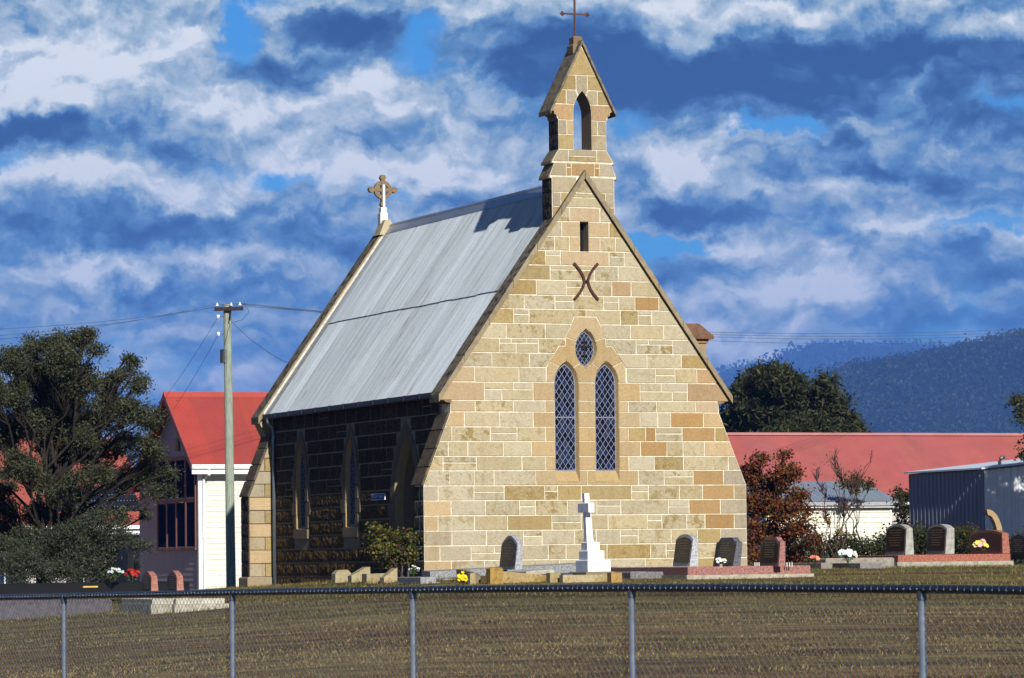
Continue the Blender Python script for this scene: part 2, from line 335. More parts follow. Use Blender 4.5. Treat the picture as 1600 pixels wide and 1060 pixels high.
ROWS = [
 (-0.05, 0.227, [0.624, 1.396, 2.263, 3.163, 5.228, 5.876, 6.505, 7.111], []),
 (0.227, 0.552, [0.364, 1.089, 2.263, 2.898, 3.324, 3.72, 4.305, 5.357, 5.732, 6.499, 7.008], [(1.089, 2.263, 0.383, [1.63], []), (5.732, 6.499, 0.402, [], [])]),
 (0.552, 0.872, [0.645, 1.448, 2.324, 2.761, 3.53, 4.046, 4.631, 5.063, 5.861, 6.504, 7.078], [(2.324, 2.761, 0.74, [], []), (4.631, 5.063, 0.735, [], [])]),
 (0.872, 1.197, [0.326, 1.173, 1.949, 2.997, 3.694, 4.339, 5.286, 5.642, 6.249, 6.694, 7.415], [(2.997, 4.253, 1.036, [], []), (5.286, 5.642, 1.064, [], [])]),
 (1.197, 1.523, [0.633, 1.439, 2.238, 2.607, 3.377, 3.815, 4.075, 4.649, 5.809, 6.31, 7.081], [(2.238, 2.607, 1.387, [], []), (4.075, 4.649, 1.391, [], []), (5.809, 6.31, 1.365, [], [])]),
 (1.523, 1.846, [0.334, 1.171, 1.876, 2.833, 3.143, 3.704, 4.917, 5.324, 6.077, 6.646, 7.422], [(1.171, 1.876, 1.705, [], []), (2.833, 3.143, 1.721, [], []), (4.917, 5.324, 1.708, [], [])]),
 (1.846, 2.172, [0.61, 1.185, 1.645, 2.632, 3.859, 5.087, 5.711, 6.417, 7.17], [(5.711, 6.417, 2.027, [], [])]),
 (2.172, 2.481, [0.457, 1.237, 2.305, 2.872, 3.112, 4.539, 4.858, 5.478, 6.187, 7.293], [(0.457, 1.237, 2.341, [], [])]),
 (2.481, 2.807, [0.581, 1.04, 1.868, 2.537, 3.117, 4.544, 5.149, 5.791, 6.183, 6.71], []),
 (2.807, 3.122, [0.67, 1.57, 2.197, 2.876, 3.121, 4.549, 4.862, 5.279, 5.522, 6.166, 6.973], [(1.57, 2.197, 2.982, [], []), (5.522, 6.166, 2.977, [], [])]),
 (3.122, 3.449, [0.963, 1.796, 2.586, 3.126, 4.554, 5.145, 5.578, 5.894, 6.693], []),
 (3.449, 3.699, [1.221, 2.123, 2.871, 3.13, 4.558, 4.871, 5.554, 6.509], []),
 (3.699, 4.098, [1.44, 2.589, 3.134, 4.563, 5.155, 6.311], [(1.44, 2.589, 3.937, [2.133], [1.852]), (5.155, 6.311, 3.913, [5.68], [5.943])]),
 (4.098, 4.428, [1.216, 2.26, 2.902, 4.841, 5.538, 6.014, 6.549], [(5.538, 6.014, 4.275, [], [])]),
 (4.428, 4.741, [1.627, 2.516, 2.994, 4.724, 5.335, 6.172], []),
 (4.741, 5.062, [1.807, 2.734, 3.372, 4.368, 5.076, 5.971], [(1.807, 2.734, 4.953, [2.086, 2.443], [2.202]), (5.076, 5.971, 4.951, [5.38], [5.655])]),
 (5.062, 5.384, [1.972, 2.896, 3.458, 4.274, 4.942, 5.753], []),
 (5.384, 5.706, [2.153, 2.513, 3.877, 4.707, 5.136, 5.467], [(2.153, 2.513, 5.585, [], []), (5.136, 5.467, 5.604, [], [])]),
 (5.706, 6.014, [2.404, 3.135, 3.571, 4.307, 4.668, 5.064, 5.644], [(3.135, 3.571, 5.884, [], []), (4.307, 4.668, 5.887, [], [])]),
 (6.014, 6.346, [2.699, 3.416, 3.797, 4.508, 4.973], [(3.416, 3.797, 6.203, [], [])]),
 (6.346, 6.677, [3.031, 4.087, 4.665], [(3.031, 4.087, 6.577, [3.645], [])]),
 (6.677, 6.997, [2.925, 3.28, 4.45, 4.816], [(2.925, 3.28, 6.893, [], []), (4.45, 4.816, 6.89, [], [])]),
 (6.997, 7.313, [3.146, 3.502, 3.734, 3.96, 4.237, 4.613], []),
 (7.313, 7.646, [3.324, 3.738, 3.965, 4.457], []),
 (7.646, 7.966, [3.517, 4.243], []),
 (7.966, 8.181, [], []),
 (8.181, 8.288, [], []),
 (8.288, 8.643, [3.688, 4.048], []),
]
# ---------------------------------------------------------------- church
CX = 3.86; TANR = 1.408
church = thing('church', 'small sandstone church with iron roof, lancet windows and bellcote in the middle', 'church', P0, YAW)
def ft(x, z, d): return (x, d, z)                    # facade: depth goes back
def sd(y, z, d): return (.65+d, y, z)                # left wall: depth goes right
TONES = dict(g=(.41, .36, .245, .95), p=(.43, .33, .20, .12), t=(.40, .30, .165, .10), o=(.335, .215, .095, .1), d=(.335, .26, .125, .9), r=(.37, .255, .14, .4), k=(.35, .30, .21, .45), y=(.30, .20, .04, .9))
def tone(k, rnd=.07):
    c = TONES[k]; f = 1+random.uniform(-rnd, rnd)*1.3; w = random.uniform(-.035, .035)
    return (c[0]*f, c[1]*f*(1-w), c[2]*f*(1-w*3.5), c[3]*random.uniform(.1, 1.05))
STONES = []      # (area, wall key, mesh builder, material)
def stone(poly, mp, wall, col, gap=.012, proud=.014, mat='stone', rock=0.0, fixed=None):
    poly = dedupe(poly)
    if len(poly) < 3 or abs(area(poly)) < .0008: return
    if area(poly) < 0: poly = poly[::-1]
    if gap:
        poly = inset(poly, gap)
        if area(poly) < .0006: return
    poly = [(a+random.uniform(-.003, .003), b_+random.uniform(-.003, .003)) for a, b_ in poly]
    mb = MB(); n = len(poly); pr = proud*random.uniform(.7, 1.2)
    inn = inset(poly, .007 if not rock else .018); q = [mp(a, b_, .03) for a, b_ in poly] + [mp(a, b_, -pr*.35) for a, b_ in poly]
    if rock and n == 4:
        fs = [(i, (i+1) % n, n+(i+1) % n, n+i) for i in range(n)]
        mb.mesh(q, fs, col); k = len(mb.v)
        nx, nz = 9, 4; A, B, C_, D_ = inn; grid = []
        for j in range(nz+1):
            for i in range(nx+1):
                s_, t_ = i/nx, j/nz
                a = (A[0]*(1-s_)+B[0]*s_)*(1-t_)+(D_[0]*(1-s_)+C_[0]*s_)*t_; b_ = (A[1]*(1-s_)+B[1]*s_)*(1-t_)+(D_[1]*(1-s_)+C_[1]*s_)*t_
                edge = i in (0, nx) or j in (0, nz); grid.append(mp(a, b_, -pr*.5 - (0 if edge else random.uniform(.1, 1)*rock)))
        fs = [(j*(nx+1)+i, j*(nx+1)+i+1, (j+1)*(nx+1)+i+1, (j+1)*(nx+1)+i) for j in range(nz) for i in range(nx)]
        mb.mesh(grid, fs, col)
        ring = [mp(a, b_, -pr*.35) for a, b_ in poly] + [mp(a, b_, -pr*.5) for a, b_ in inn]
        mb.mesh(ring, [(i, (i+1) % 4, 4+(i+1) % 4, 4+i) for i in range(4)], col)
    else:
        q += [mp(a, b_, -pr) for a, b_ in inn]
        fs = [(i, (i+1) % n, n+(i+1) % n, n+i) for i in range(n)] + [(n+i, n+(i+1) % n, 2*n+(i+1) % n, 2*n+i) for i in range(n)] + [tuple(range(2*n, 3*n))]
        mb.mesh(q, fs, col)
    STONES.append((area(poly), wall, mb, mat))

# facade outline
def zcop(x): return 3.686 + TANR*(min(x, 2*CX-x)-.368)
def half_outline():
    return [(0, -.45), (0, 1.85), (.64, 3.44), (.65, 3.70), (.56, 3.715), (.50, 3.755), (.475, 3.79)]
LH = half_outline(); OUT = LH + [(CX, zcop(CX))] + [(2*CX-x, z) for x, z in reversed(LH)]
# pointed openings
def arch(cx, hw, z0, zs, zt, n=9):
    h = zt-zs; r = (hw*hw+h*h)/(2*hw); pts = [(cx-hw, z0)]
    for i in range(n+1): z = zs+h*i/n; pts.append((cx-hw+r-math.sqrt(max(r*r-(z-zs)**2, 0)), z))
    right = [(2*cx-x, z) for x, z in reversed(pts[:-1])]
    return pts + right
def ax(cx, hw, zs, zt, z, side):
    h = zt-zs; r = (hw*hw+h*h)/(2*hw); x = cx-hw+r-math.sqrt(max(r*r-(max(z-zs, 0))**2, 0)); return x if side < 0 else 2*cx-x
def ves(cx, cz, hw, hh, n=9):
    r = (hw*hw+hh*hh)/(2*hw); L_ = []
    for i in range(n+1): z = cz-hh+2*hh*i/n; L_.append((cx-hw+r-math.sqrt(max(r*r-(z-cz)**2, 0)), z))
    return L_ + [(2*cx-x, z) for x, z in reversed(L_[1:-1])]
def vx(z, side, hw=.258, hh=.44, cz=4.85, cx=CX):
    r = (hw*hw+hh*hh)/(2*hw); x = cx-hw+r-math.sqrt(max(r*r-(z-cz)**2, 0)); return x if side < 0 else 2*cx-x
LC = (3.376, 2*CX-3.376); LO = (.286, 4.09, 4.575); LI = (.24, 4.09, 4.50)
hole_l = [arch(c, LO[0], 1.93, LO[1], LO[2]) for c in LC]; hole_v = ves(CX, 4.85, .258, .44)
slit = [(3.75, 6.997), (3.75, 7.65), (3.96, 7.65), (3.96, 6.997)]
def tess(loops):
    from mathutils.geometry import delaunay_2d_cdt
    flat = [p for L_ in loops for p in L_]; ed = []; k = 0
    for L_ in loops: ed += [(k+i, k+(i+1) % len(L_)) for i in range(len(L_))]; k += len(L_)
    V_, _e, F_, *_r = delaunay_2d_cdt([Vector(p) for p in flat], ed, [], 0, 1e-6)
    def inside(pt, poly):
        c_ = False
        for i in range(len(poly)):
            (x0, y0), (x1, y1) = poly[i-1], poly[i]
            if (y0 > pt[1]) != (y1 > pt[1]) and pt[0] < (x1-x0)*(pt[1]-y0)/(y1-y0)+x0: c_ = not c_
        return c_
    out = []
    for f in F_:
        m_ = (sum(V_[i].x for i in f)/3, sum(V_[i].y for i in f)/3)
        if inside(m_, loops[0]) and not any(inside(m_, L_) for L_ in loops[1:]): out.append(tuple(f))
    return [(v.x, v.y) for v in V_], out
def walled(outline, holes, mp, depth, col=(.70, .655, .53, 0)):
    mb = MB(); loops = [outline]+holes; flat, tris = tess(loops)
    mb.mesh([mp(a, b_, 0) for a, b_ in flat], [tuple(t) for t in tris], col)
    n = len(outline); mb.mesh([mp(a, b_, 0) for a, b_ in outline]+[mp(a, b_, depth) for a, b_ in outline], [(i, (i+1) % n, n+(i+1) % n, n+i) for i in range(n)]+[tuple(range(n, 2*n))], col)
    return mb
front = walled(OUT, hole_l+[hole_v, slit], ft, .52).build('front_wall', 'mortar', church)

# the facade's courses, stone by stone
GAB = [(-TANR, 1.0, 3.686-TANR*.368-.004), (TANR, 1.0, 3.686+TANR*(2*CX-.368)-.004)]
def fstone(poly, k, gap=.0095):
    for a, b_, c_ in GAB: poly = clip(poly, a, b_, c_)
    if len(poly) >= 3: stone(poly, ft, 'front', tone(k), gap)
def xl(z):
    if z <= 1.85: return 0.0
    if z <= 3.44: return .64*(z-1.85)/1.59
    return .65
OVR = [(690,305,'p'),(7.3,1.99,'k')]
def kind(x, z, w):
    # plain orange replacements on the right, pink quoins on the left, ochre and buff elsewhere
    for a, b_, k in ((6.33,3.29,'o'),(6.55,2.97,'o'),(5.38,2.97,'o'),(5.50,2.65,'o'),(6.8,2.0,'o'),(7.03,1.68,'o'),(6.54,1.36,'o'),(7.05,1.03,'o'),
                     (4.28,1.68,'d'),(3.4,1.68,'d'),(1.0,3.9,'p'),(1.0,3.58,'p'),(1.1,4.25,'p'),(.77,3.29,'p'),(.6,2.65,'p'),(7.0,3.9,'r'),(6.75,4.25,'r'),(6.7,3.58,'p'),(6.95,3.29,'p'),(6.9,2.65,'p'),
                     (2.85,6.5,'r'),(4.9,6.5,'r'),(4.75,6.18,'r'),(5.35,5.86,'o'),(3.5,7.48,'p'),(4.2,7.48,'p'),(3.62,7.15,'p'),(4.1,7.15,'p'),(3.9,7.8,'p'),(3.9,6.84,'p')):
        if abs(x-a) < max(.16, w*.42) and abs(z-b_) < .1: return k
    if z < 2.0 and x < .62: return 'p' if random.random() < .75 else 'k'
    if x > 7.15 and z < 2.6: return 'k'
    return 'g' if random.random() < .88 else 'd'
CUSTOM = {15: {0: None}}
for ri, (z0, z1, vs_, sp) in enumerate(ROWS):
    zm = (z0+z1)/2; xa = max(xl(z0), 0); xs = list(vs_)
    if 7 <= ri <= 13: xs = [3.09 if abs(x-3.12) < .04 else 4.631 if abs(x-4.55) < .05 else x for x in xs]
    L0, L1 = xl(z0), xl(z1)
    if ri >= 12: L0 = L1 = -1
    edges = [None]+xs+[None]
    for i in range(len(edges)-1):
        a0 = a1 = edges[i]; b0 = b1 = edges[i+1]
        if a0 is None: a0, a1 = L0, L1
        if b0 is None: b0, b1 = 2*CX-L0, 2*CX-L1
        cx_ = (a0+b0)/2
        if 7 <= ri <= 12 and abs(a0-3.09) < .02: 
            fstone([(3.662, z0), (4.058, z0), (4.058, z1), (3.662, z1)], 't', .007); continue
        if ri == 13 and abs(a0-2.902) < .02: continue
        if ri in (22, 23) and abs(a0-3.734) < .02: continue
        poly = [(a0, z0), (b0, z0), (b1, z1), (a1, z1)]; k = kind(max(a0, 0)*.5+min(b0, 7.72)*.5, zm, min(b0, 7.7)-max(a0, 0))
        gap = .0095
        if 7 <= ri <= 12 and (abs(b0-3.09) < .02 or abs(a0-4.631) < .02): k = 't'; gap = .007
        if ri == 6 and 2.5 < cx_ < 5.1: k = 't'; gap = .007
        if ri in (22, 23):
            poly = [(3.75 if abs(x-3.734) < .012 or abs(x-3.738) < .012 else 3.96 if abs(x-3.963) < .006 else x, z) for x, z in poly]
        if ri == 6 and 2.5 < cx_ < 5.1:      # sill stones with the splayed sills cut in
            hl = 3.09 if cx_ < CX else 4.058; hr = 3.662 if cx_ < CX else 4.631
            poly = [(a0, z0), (b0, z0), (b0, z1), (hr, z1), (hr, 1.93), (hl, 1.93), (hl, z1), (a0, z1)]
        if ri == 14 and abs(b0-2.994) < .02: poly = [(a0, z0), (2.905, z0), (3.118, z1), (a0, z1)]
        elif ri == 14 and abs(a0-2.994) < .02: continue
        elif ri == 14 and abs(a0-4.724) < .02: poly = [(4.815, z0), (b0, z0), (b0, z1), (4.602, z1)]
        elif ri == 15 and abs(b0-3.372) < .02: poly = [(a0, z0), (3.118, z0), (3.218, 4.899), (3.37, 4.905), (3.378, z1), (a0, z1)]
        elif ri == 15 and abs(a0-3.372) < .02: continue
        elif ri == 15 and abs(a0-4.368) < .02: poly = [(4.602, z0), (b0, z0), (b0, z1), (4.342, z1), (4.35, 4.905), (4.502, 4.899)]
        elif ri == 16 and abs(b0-3.458) < .02: poly = [(a0, z0), (3.378, z0), (3.52, z1), (a0, z1)]
        elif ri == 16 and abs(a0-3.458) < .02: continue
        elif ri == 16 and abs(a0-4.274) < .02: poly = [(4.342, z0), (b0, z0), (b0, z1), (4.20, z1)]
        elif ri == 17 and abs(b0-3.877) < .02: poly = [(a0, z0), (3.52, z0), (3.592, 5.552), (b0, 5.552), (b0, z1), (a0, z1)]
        elif ri == 17 and abs(a0-3.877) < .02: poly = [(a0, 5.552), (4.128, 5.552), (4.20, z0), (b0, z0), (b0, z1), (a0, z1)]
        spl = [s for s in sp if abs(s[0]-a0) < .03]
        if ri == 4 and not spl and abs(a0-4.075) < .02: pass
        if spl:
            s = spl[0]; zs_ = s[2]; x1 = s[1]
            t_ = [a0]+s[3]+[b0]; u_ = [a0]+s[4]+[b0]
            for j in range(len(t_)-1): fstone([(t_[j], zs_), (t_[j+1], zs_), (t_[j+1], z1), (t_[j], z1)], 'g')
            for j in range(len(u_)-1): fstone([(u_[j], z0), (u_[j+1], z0), (u_[j+1], zs_), (u_[j], zs_)], 'g')
        else: fstone(poly, k, gap)
# voussoirs and tracery stones of the triple window
def seg(fn, za, zb, n=6): return [(fn(za+(zb-za)*i/n), za+(zb-za)*i/n) for i in range(n+1)]
aL = lambda s, c=LC[0]: (lambda z: ax(c, LO[0], LO[1], LO[2], z, s))
for mir in (1, -1):
    def mm(P_): return P_ if mir == 1 else [(2*CX-x, z) for x, z in P_]
    stone(mm([(2.905, 4.098)]+seg(aL(-1), 4.098, 4.45)+[(2.985, 4.565), (2.916, 4.43)]), ft, 'front', tone('t'), .006)
    stone(mm([(2.985, 4.565)]+seg(aL(-1), 4.45, 4.573)+seg(aL(1), 4.573, 4.42, 4)+seg(lambda z: vx(z, -1), 4.53, 5.02, 8)+[(3.385, 5.095), (3.37, 4.902), (3.222, 4.899)]), ft, 'front', tone('t'), .006)
stone([(3.385, 5.095)]+seg(lambda z: vx(z, -1), 5.02, 5.288)+seg(lambda z: vx(z, 1), 5.288, 5.02)+[(4.335, 5.095), (4.122, 5.548), (3.598, 5.548)], ft, 'front', tone('t'), .006)
stone(seg(aL(1), 4.42, 4.098)+seg(lambda z: 2*CX-ax(LC[0], *LO[:3], z, 1), 4.098, 4.42)+seg(lambda z: vx(z, 1), 4.53, 4.415, 4)+seg(lambda z: vx(z, -1), 4.415, 4.53, 4), ft, 'front', tone('t'), .006)

def lead_window(parent, outer, inner, mp, d_out, d_in, zsill, glass_poly, dia=(.132, .192), split=None):
    """splayed reveal, leaded lattice and one pane per diamond"""
    mb = MB(); mb.loft([mp(a, b_, d_out) for a, b_ in outer], [mp(a, b_, d_in) for a, b_ in inner], (.40, .295, .15, .05))
    w = mb.build('window', 'stone', parent)
    cx = sum(p[0] for p in glass_poly)/len(glass_poly); z0 = min(p[1] for p in glass_poly); z1 = max(p[1] for p in glass_poly)
    dx, dz = dia; lead = MB(); dp = d_in-.012
    gp = glass_poly if area(glass_poly) > 0 else glass_poly[::-1]
    def clipc(poly):
        for i in range(len(gp)):
            p, q = gp[i], gp[(i+1) % len(gp)]; e_ = (q[0]-p[0], q[1]-p[1]); l_ = math.hypot(*e_)
            if l_ < 1e-6: continue
            nx, nz = e_[1]/l_, -e_[0]/l_
            poly = clip(poly, nx, nz, nx*p[0]+nz*p[1])
            if len(poly) < 3: return []
        return poly
    r = 0; z = z0-dz
    while z < z1+dz:
        for i in range(-4, 5):
            px = cx+(i+(.5 if r % 2 else 0))*dx; P_ = clipc([(px-dx/2, z), (px, z-dz/2), (px+dx/2, z), (px, z+dz/2)])
            if len(P_) >= 3 and area(P_) > .0006:
                P_ = dedupe(P_)
                if len(P_) < 3: continue
                tx, tz = random.gauss(0, .035), random.gauss(0, .03); pm = MB(); c_ = random.choice([(.008, .010, .03), (.004, .005, .014), (.012, .02, .06), (.006, .007, .02), (.02, .028, .05)])
                pm.face([mp(a, b_, d_in+.004+(a-px)*tx+(b_-z)*tz) for a, b_ in P_], (*c_, 0)); pm.build('pane', 'glass', w)
        r += 1; z += dz/2
    def bar(a, b_, wd=.0095):
        d_ = Vector((b_[0]-a[0], b_[1]-a[1])); 
        if d_.length < .01: return
        n_ = Vector((-d_.y, d_.x)).normalized()*wd/2; P_ = [(a[0]+n_.x, a[1]+n_.y), (b_[0]+n_.x, b_[1]+n_.y), (b_[0]-n_.x, b_[1]-n_.y), (a[0]-n_.x, a[1]-n_.y)]
        lead.prism(P_, mp, dp, dp+.01, (.20, .22, .28, 0))
    H = z1-z0+2
    for sgn in (1, -1):
        for k in range(-14, 15):
            # line through diamond edges, clipped to the light
            c0 = (cx+k*dx+dx/2, z0); dv = (sgn*dx, dz); a = (c0[0]-dv[0]*16, c0[1]-dv[1]*16); b_ = (c0[0]+dv[0]*16, c0[1]+dv[1]*16); t0, t1 = 0.0, 1.0
            for i in range(len(gp)):
                p, q = gp[i], gp[(i+1) % len(gp)]; e_ = (q[0]-p[0], q[1]-p[1]); l_ = math.hypot(*e_)
                if l_ < 1e-6: continue
                nx, nz = e_[1]/l_, -e_[0]/l_; c_ = nx*p[0]+nz*p[1]; da = nx*a[0]+nz*a[1]-c_; db = nx*b_[0]+nz*b_[1]-c_
                if da > 0 and db > 0: t0, t1 = 1, 0; break
                if da > 0: t0 = max(t0, da/(da-db))
                elif db > 0: t1 = min(t1, da/(da-db))
            if t0 < t1: bar((a[0]+(b_[0]-a[0])*t0, a[1]+(b_[1]-a[1])*t0), (a[0]+(b_[0]-a[0])*t1, a[1]+(b_[1]-a[1])*t1))
    if split:
        for zz_ in split: bar((min(p[0] for p in gp)+.01, zz_), (max(p[0] for p in gp)-.01, zz_), .022)
    # lead edge
    for i in range(len(gp)): bar(gp[i], gp[(i+1) % len(gp)], .02)
    lead.build('lead_lattice', 'plain', w); return w
for c in LC:
    inn = arch(c, LI[0], 2.178, LI[1], LI[2]); lead_window(front, arch(c, LO[0], 1.93, LO[1], LO[2]), inn, ft, -.012, .10, 2.18, inn, split=[3.34])
inn = ves(CX, 4.845, .222, .385); wv = lead_window(front, hole_v, inn, ft, -.012, .10, 0, inn, dia=(.10, .15))
mb = MB(); mb.box(CX-.02, CX+.02, .07, .085, 4.58, 5.08, (.012, .012, .016)); mb.box(CX-.15, CX+.15, .0705, .0845, 4.88, 4.925, (.012, .012, .016)); mb.build('glass_cross', 'plain', wv)
mb = MB(); mb.loft([ft(x, z, -.01) for x, z in slit], [ft(x, z, .3) for x, z in slit], (.36, .30, .21, .2)); s_ = mb.build('slit_opening', 'stone', front)
mb = MB(); mb.face([ft(x, z, .3) for x, z in slit], (.004, .004, .005)); mb.build('slit_back', 'plain', s_)
# X-shaped iron wall tie
mb = MB()
for sgn in (-1, 1):
    pts = []
    for i in range(15):
        t = -1+2*i/14; pts.append((CX+.012+sgn*(.045+.245*abs(t)**1.7), -.045, 6.33+t*.40))
    for i in range(14):
        a, b_ = Vector(pts[i]), Vector(pts[i+1]); d_ = (b_-a).normalized(); n_ = Vector((d_.z, 0, -d_.x))*.027
        q = [a+n_, b_+n_, b_-n_, a-n_]; mb.mesh([p+Vector((0, -.012, 0)) for p in q]+[p+Vector((0, .02, 0)) for p in q], [(0, 1, 2, 3), (4, 5, 6, 7), (0, 1, 5, 4), (2, 3, 7, 6), (0, 3, 7, 4), (1, 2, 6, 5)], (.075, .028, .02))
o = mb.build('wall_tie', 'iron', front); o['label'] = 'rusty X-shaped iron wall tie high on the gable'
mb = MB(); mb.tube([(CX+.012, .01, 6.33), (CX+.012, -.085, 6.33)], .022, (.02, .012, .012), 8); mb.build('bolt', 'iron', o)

# coping along both gables
def coping(y0, y1, parent, nst, soffit_back):
    L_ = (CX-.368)/nst
    for side in (-1, 1):
        for i in range(nst):
            xa, xb = .368+i*L_+.004, .368+(i+1)*L_-.004
            if i == 0: xa = .34
            def pt(x, up): # up measured square to the slope
                z = 3.884+TANR*(x-.368)-.235+.045+up*1.0; X_ = x; return X_ if side < 0 else 2*CX-X_, z
            jit = random.uniform(-.008, .008)
            P_ = [pt(xa, 0), pt(xb, 0), pt(xb, .175+jit), pt(xa, .175+jit)]
            mb = MB(); k_ = random.uniform(.85, 1.12); c_ = (.18*k_, .152*k_, .105*k_); cf_ = (.27*k_, .22*k_, .14*k_, .25)
            # weathered top, cleaner front edge
            vs_ = [(x, y0, z) for x, z in P_]+[(x, y1, z) for x, z in P_]; fs = [(0, 1, 2, 3), (7, 6, 5, 4), (0, 1, 5, 4), (1, 2, 6, 5), (2, 3, 7, 6), (3, 0, 4, 7)]
            mb.mesh(vs_, fs, [cf_, cf_, (.09, .075, .05, .5), (*c_, .7), (*c_, 1), (*c_, .7)]); mb.build('coping_stone', 'coping', parent)
coping(-.10, .46, front, 6, True)
# kneelers under the coping feet
for side in (-1, 1):
    mb = MB(); P_ = [(.62, 3.60), (.655, 3.60), (.66, 3.84), (.40, 3.67), (.48, 3.70), (.56, 3.66)]; P_ = [(.655, 3.62), (.70, 3.80), (.52, 3.82), (.42, 3.70), (.49, 3.70), (.53, 3.66), (.60, 3.65)]
    if side > 0: P_ = [(2*CX-x, z) for x, z in P_][::-1]
    mb.prism(P_, lambda a, b_, d: (a, d, b_), -.004, .46, (.20, .155, .09, .6)); mb.build('kneeler', 'stone', front)

# ---- left wall with two lancets and the door
W1, W2 = 9.82, 6.34; DY = 2.74
def side_hole(c): return arch(c, .33, 1.04, 2.35, 3.16)
door_o = arch(DY, .70, -.45, 1.55, 3.02)
door_o2 = door_o
side_out = [(.3, -.6), (12.5, -.6), (12.5, 3.86), (.3, 3.86)]
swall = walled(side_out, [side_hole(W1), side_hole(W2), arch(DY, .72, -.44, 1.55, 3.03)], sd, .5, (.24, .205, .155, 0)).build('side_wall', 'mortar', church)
def sur(c, hw, z0, zs, zt, thick, zbot, alt, n_c):
    """dressed surround of a side opening: alternating jamb blocks and arch stones"""
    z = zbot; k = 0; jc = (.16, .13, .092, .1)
    while z < zs-.01:
        z1 = min(z+alt, zs)
        if zs-z1 < .12: z1 = zs
        ex = thick+(.14 if k % 2 else 0)
        for s in (-1, 1): 
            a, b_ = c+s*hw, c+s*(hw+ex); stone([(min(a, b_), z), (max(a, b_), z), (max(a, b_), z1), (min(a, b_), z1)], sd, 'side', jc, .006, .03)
        z = z1; k += 1
    zo = zt+thick*1.25; ho = hw+thick
    for s in (-1, 1):
        for i in range(n_c):
            za, zb = zs+(zt-zs)*i/n_c, zs+(zt-zs)*(i+1)/n_c; oa, ob = zs+(zo-zs)*i/n_c, zs+(zo-zs)*(i+1)/n_c
            ins = seg(lambda q: ax(c, hw, zs, zt, q, s), za, zb, 3); outs = seg(lambda q: ax(c, ho, zs, zo, q, s), ob, oa, 3)
            stone(ins+outs, sd, 'side', jc, .005, .03)
for c in (W1, W2):
    sur(c, .33, 1.04, 2.35, 3.16, .19, 1.04, .325, 2)
    stone([(c-.52, .80), (c+.52, .80), (c+.52, 1.04), (c-.52, 1.04)], sd, 'side', (.20, .165, .115, .1), .006, .04)
    i_ = arch(c, .275, 1.10, 2.37, 3.09); o_ = side_hole(c)
    lead_window(swall, o_, i_, sd, -.02, .085, 0, i_)
sur(DY, .72, 0, 1.55, 3.03, .26, -.4, .325, 4)
mb = MB(); o_ = arch(DY, .72, -.44, 1.55, 3.03); i_ = arch(DY, .62, -.44, 1.55, 2.90); mb.loft([sd(a, b_, -.02) for a, b_ in o_], [sd(a, b_, .16) for a, b_ in i_], (.32, .24, .13, .1)); mb.loft([sd(a, b_, .16) for a, b_ in i_], [sd(a, b_, .42) for a, b_ in i_], (.30, .24, .16, .1)); dr = mb.build('doorway', 'stone', swall)
n_p = 8
for i in range(n_p):
    a, b_ = DY-.62+i*1.24/n_p, DY-.62+(i+1)*1.24/n_p; h_ = lambda q: ax(DY, .62, 1.55, 2.90, 0, -1)
    def zt_(y): 
        lo, hi = 1.55, 2.90
        for _ in range(24):
            m_ = (lo+hi)/2
            if ax(DY, .62, 1.55, 2.90, m_, -1) < min(y, 2*DY-y): lo = m_
            else: hi = m_
        return lo
    mb = MB(); mb.prism([(a+.004, -.4), (b_-.004, -.4), (b_-.004, zt_(b_-.004)), (a+.004, zt_(a+.004))], sd, .42, .45, (.03, .022, .018)); mb.build('plank', 'wood', dr)
# coursed rock-faced stones between the openings
KEEP = []
def blocked(y0, y1, z0, z1):
    out = [(y0, y1)]
    for c, hw, zb, zs, zt, th in ((W1, .33, .80, 2.35, 3.16, .19), (W2, .33, .80, 2.35, 3.16, .19), (DY, .72, -.5, 1.55, 3.03, .26)):
        zo = zt+th*1.25
        if z1 <= zb+.02 or z0 >= zo-.02: continue
        zz_ = max(z0, zs); ho = hw+th
        w = ho+.10 if z0 < zs-.1 else 2*0+abs(ax(0, ho, zs, zo, zz_, 1))+.01
        if c != DY and z0 < 1.04: w = .53
        nxt = []
        for a, b_ in out:
            if b_ <= c-w or a >= c+w: nxt.append((a, b_))
            else:
                if a < c-w-.03: nxt.append((a, c-w))
                if b_ > c+w+.03: nxt.append((c+w, b_))
        out = nxt
    return out
SROWS = [-.45, -.10, .227, .552, .872, 1.197, 1.523, 1.846, 2.172, 2.481, 2.807, 3.122, 3.44, 3.80]
for r_ in range(len(SROWS)-1):
    z0, z1 = SROWS[r_], SROWS[r_+1]
    for a, b_ in blocked(.66, 11.9, z0, z1):
        y = a; first = True
        while y < b_-.02:
            w = random.uniform(.45, 1.05)
            if b_-(y+w) < .3: w = b_-y
            lowz = z0 < 1.3; k = random.uniform(.75, 1.2)
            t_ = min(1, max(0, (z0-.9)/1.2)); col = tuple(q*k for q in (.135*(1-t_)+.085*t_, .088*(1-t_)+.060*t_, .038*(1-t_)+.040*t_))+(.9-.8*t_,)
            pr = .010
            if random.random() < .22 and w < .7:
                zs_ = z0+(z1-z0)*random.uniform(.4, .6)
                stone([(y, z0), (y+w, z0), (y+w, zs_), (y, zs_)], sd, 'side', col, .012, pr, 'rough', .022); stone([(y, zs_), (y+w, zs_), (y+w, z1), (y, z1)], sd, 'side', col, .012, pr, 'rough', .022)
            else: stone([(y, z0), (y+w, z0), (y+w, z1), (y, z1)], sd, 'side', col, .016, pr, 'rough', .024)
            y += w
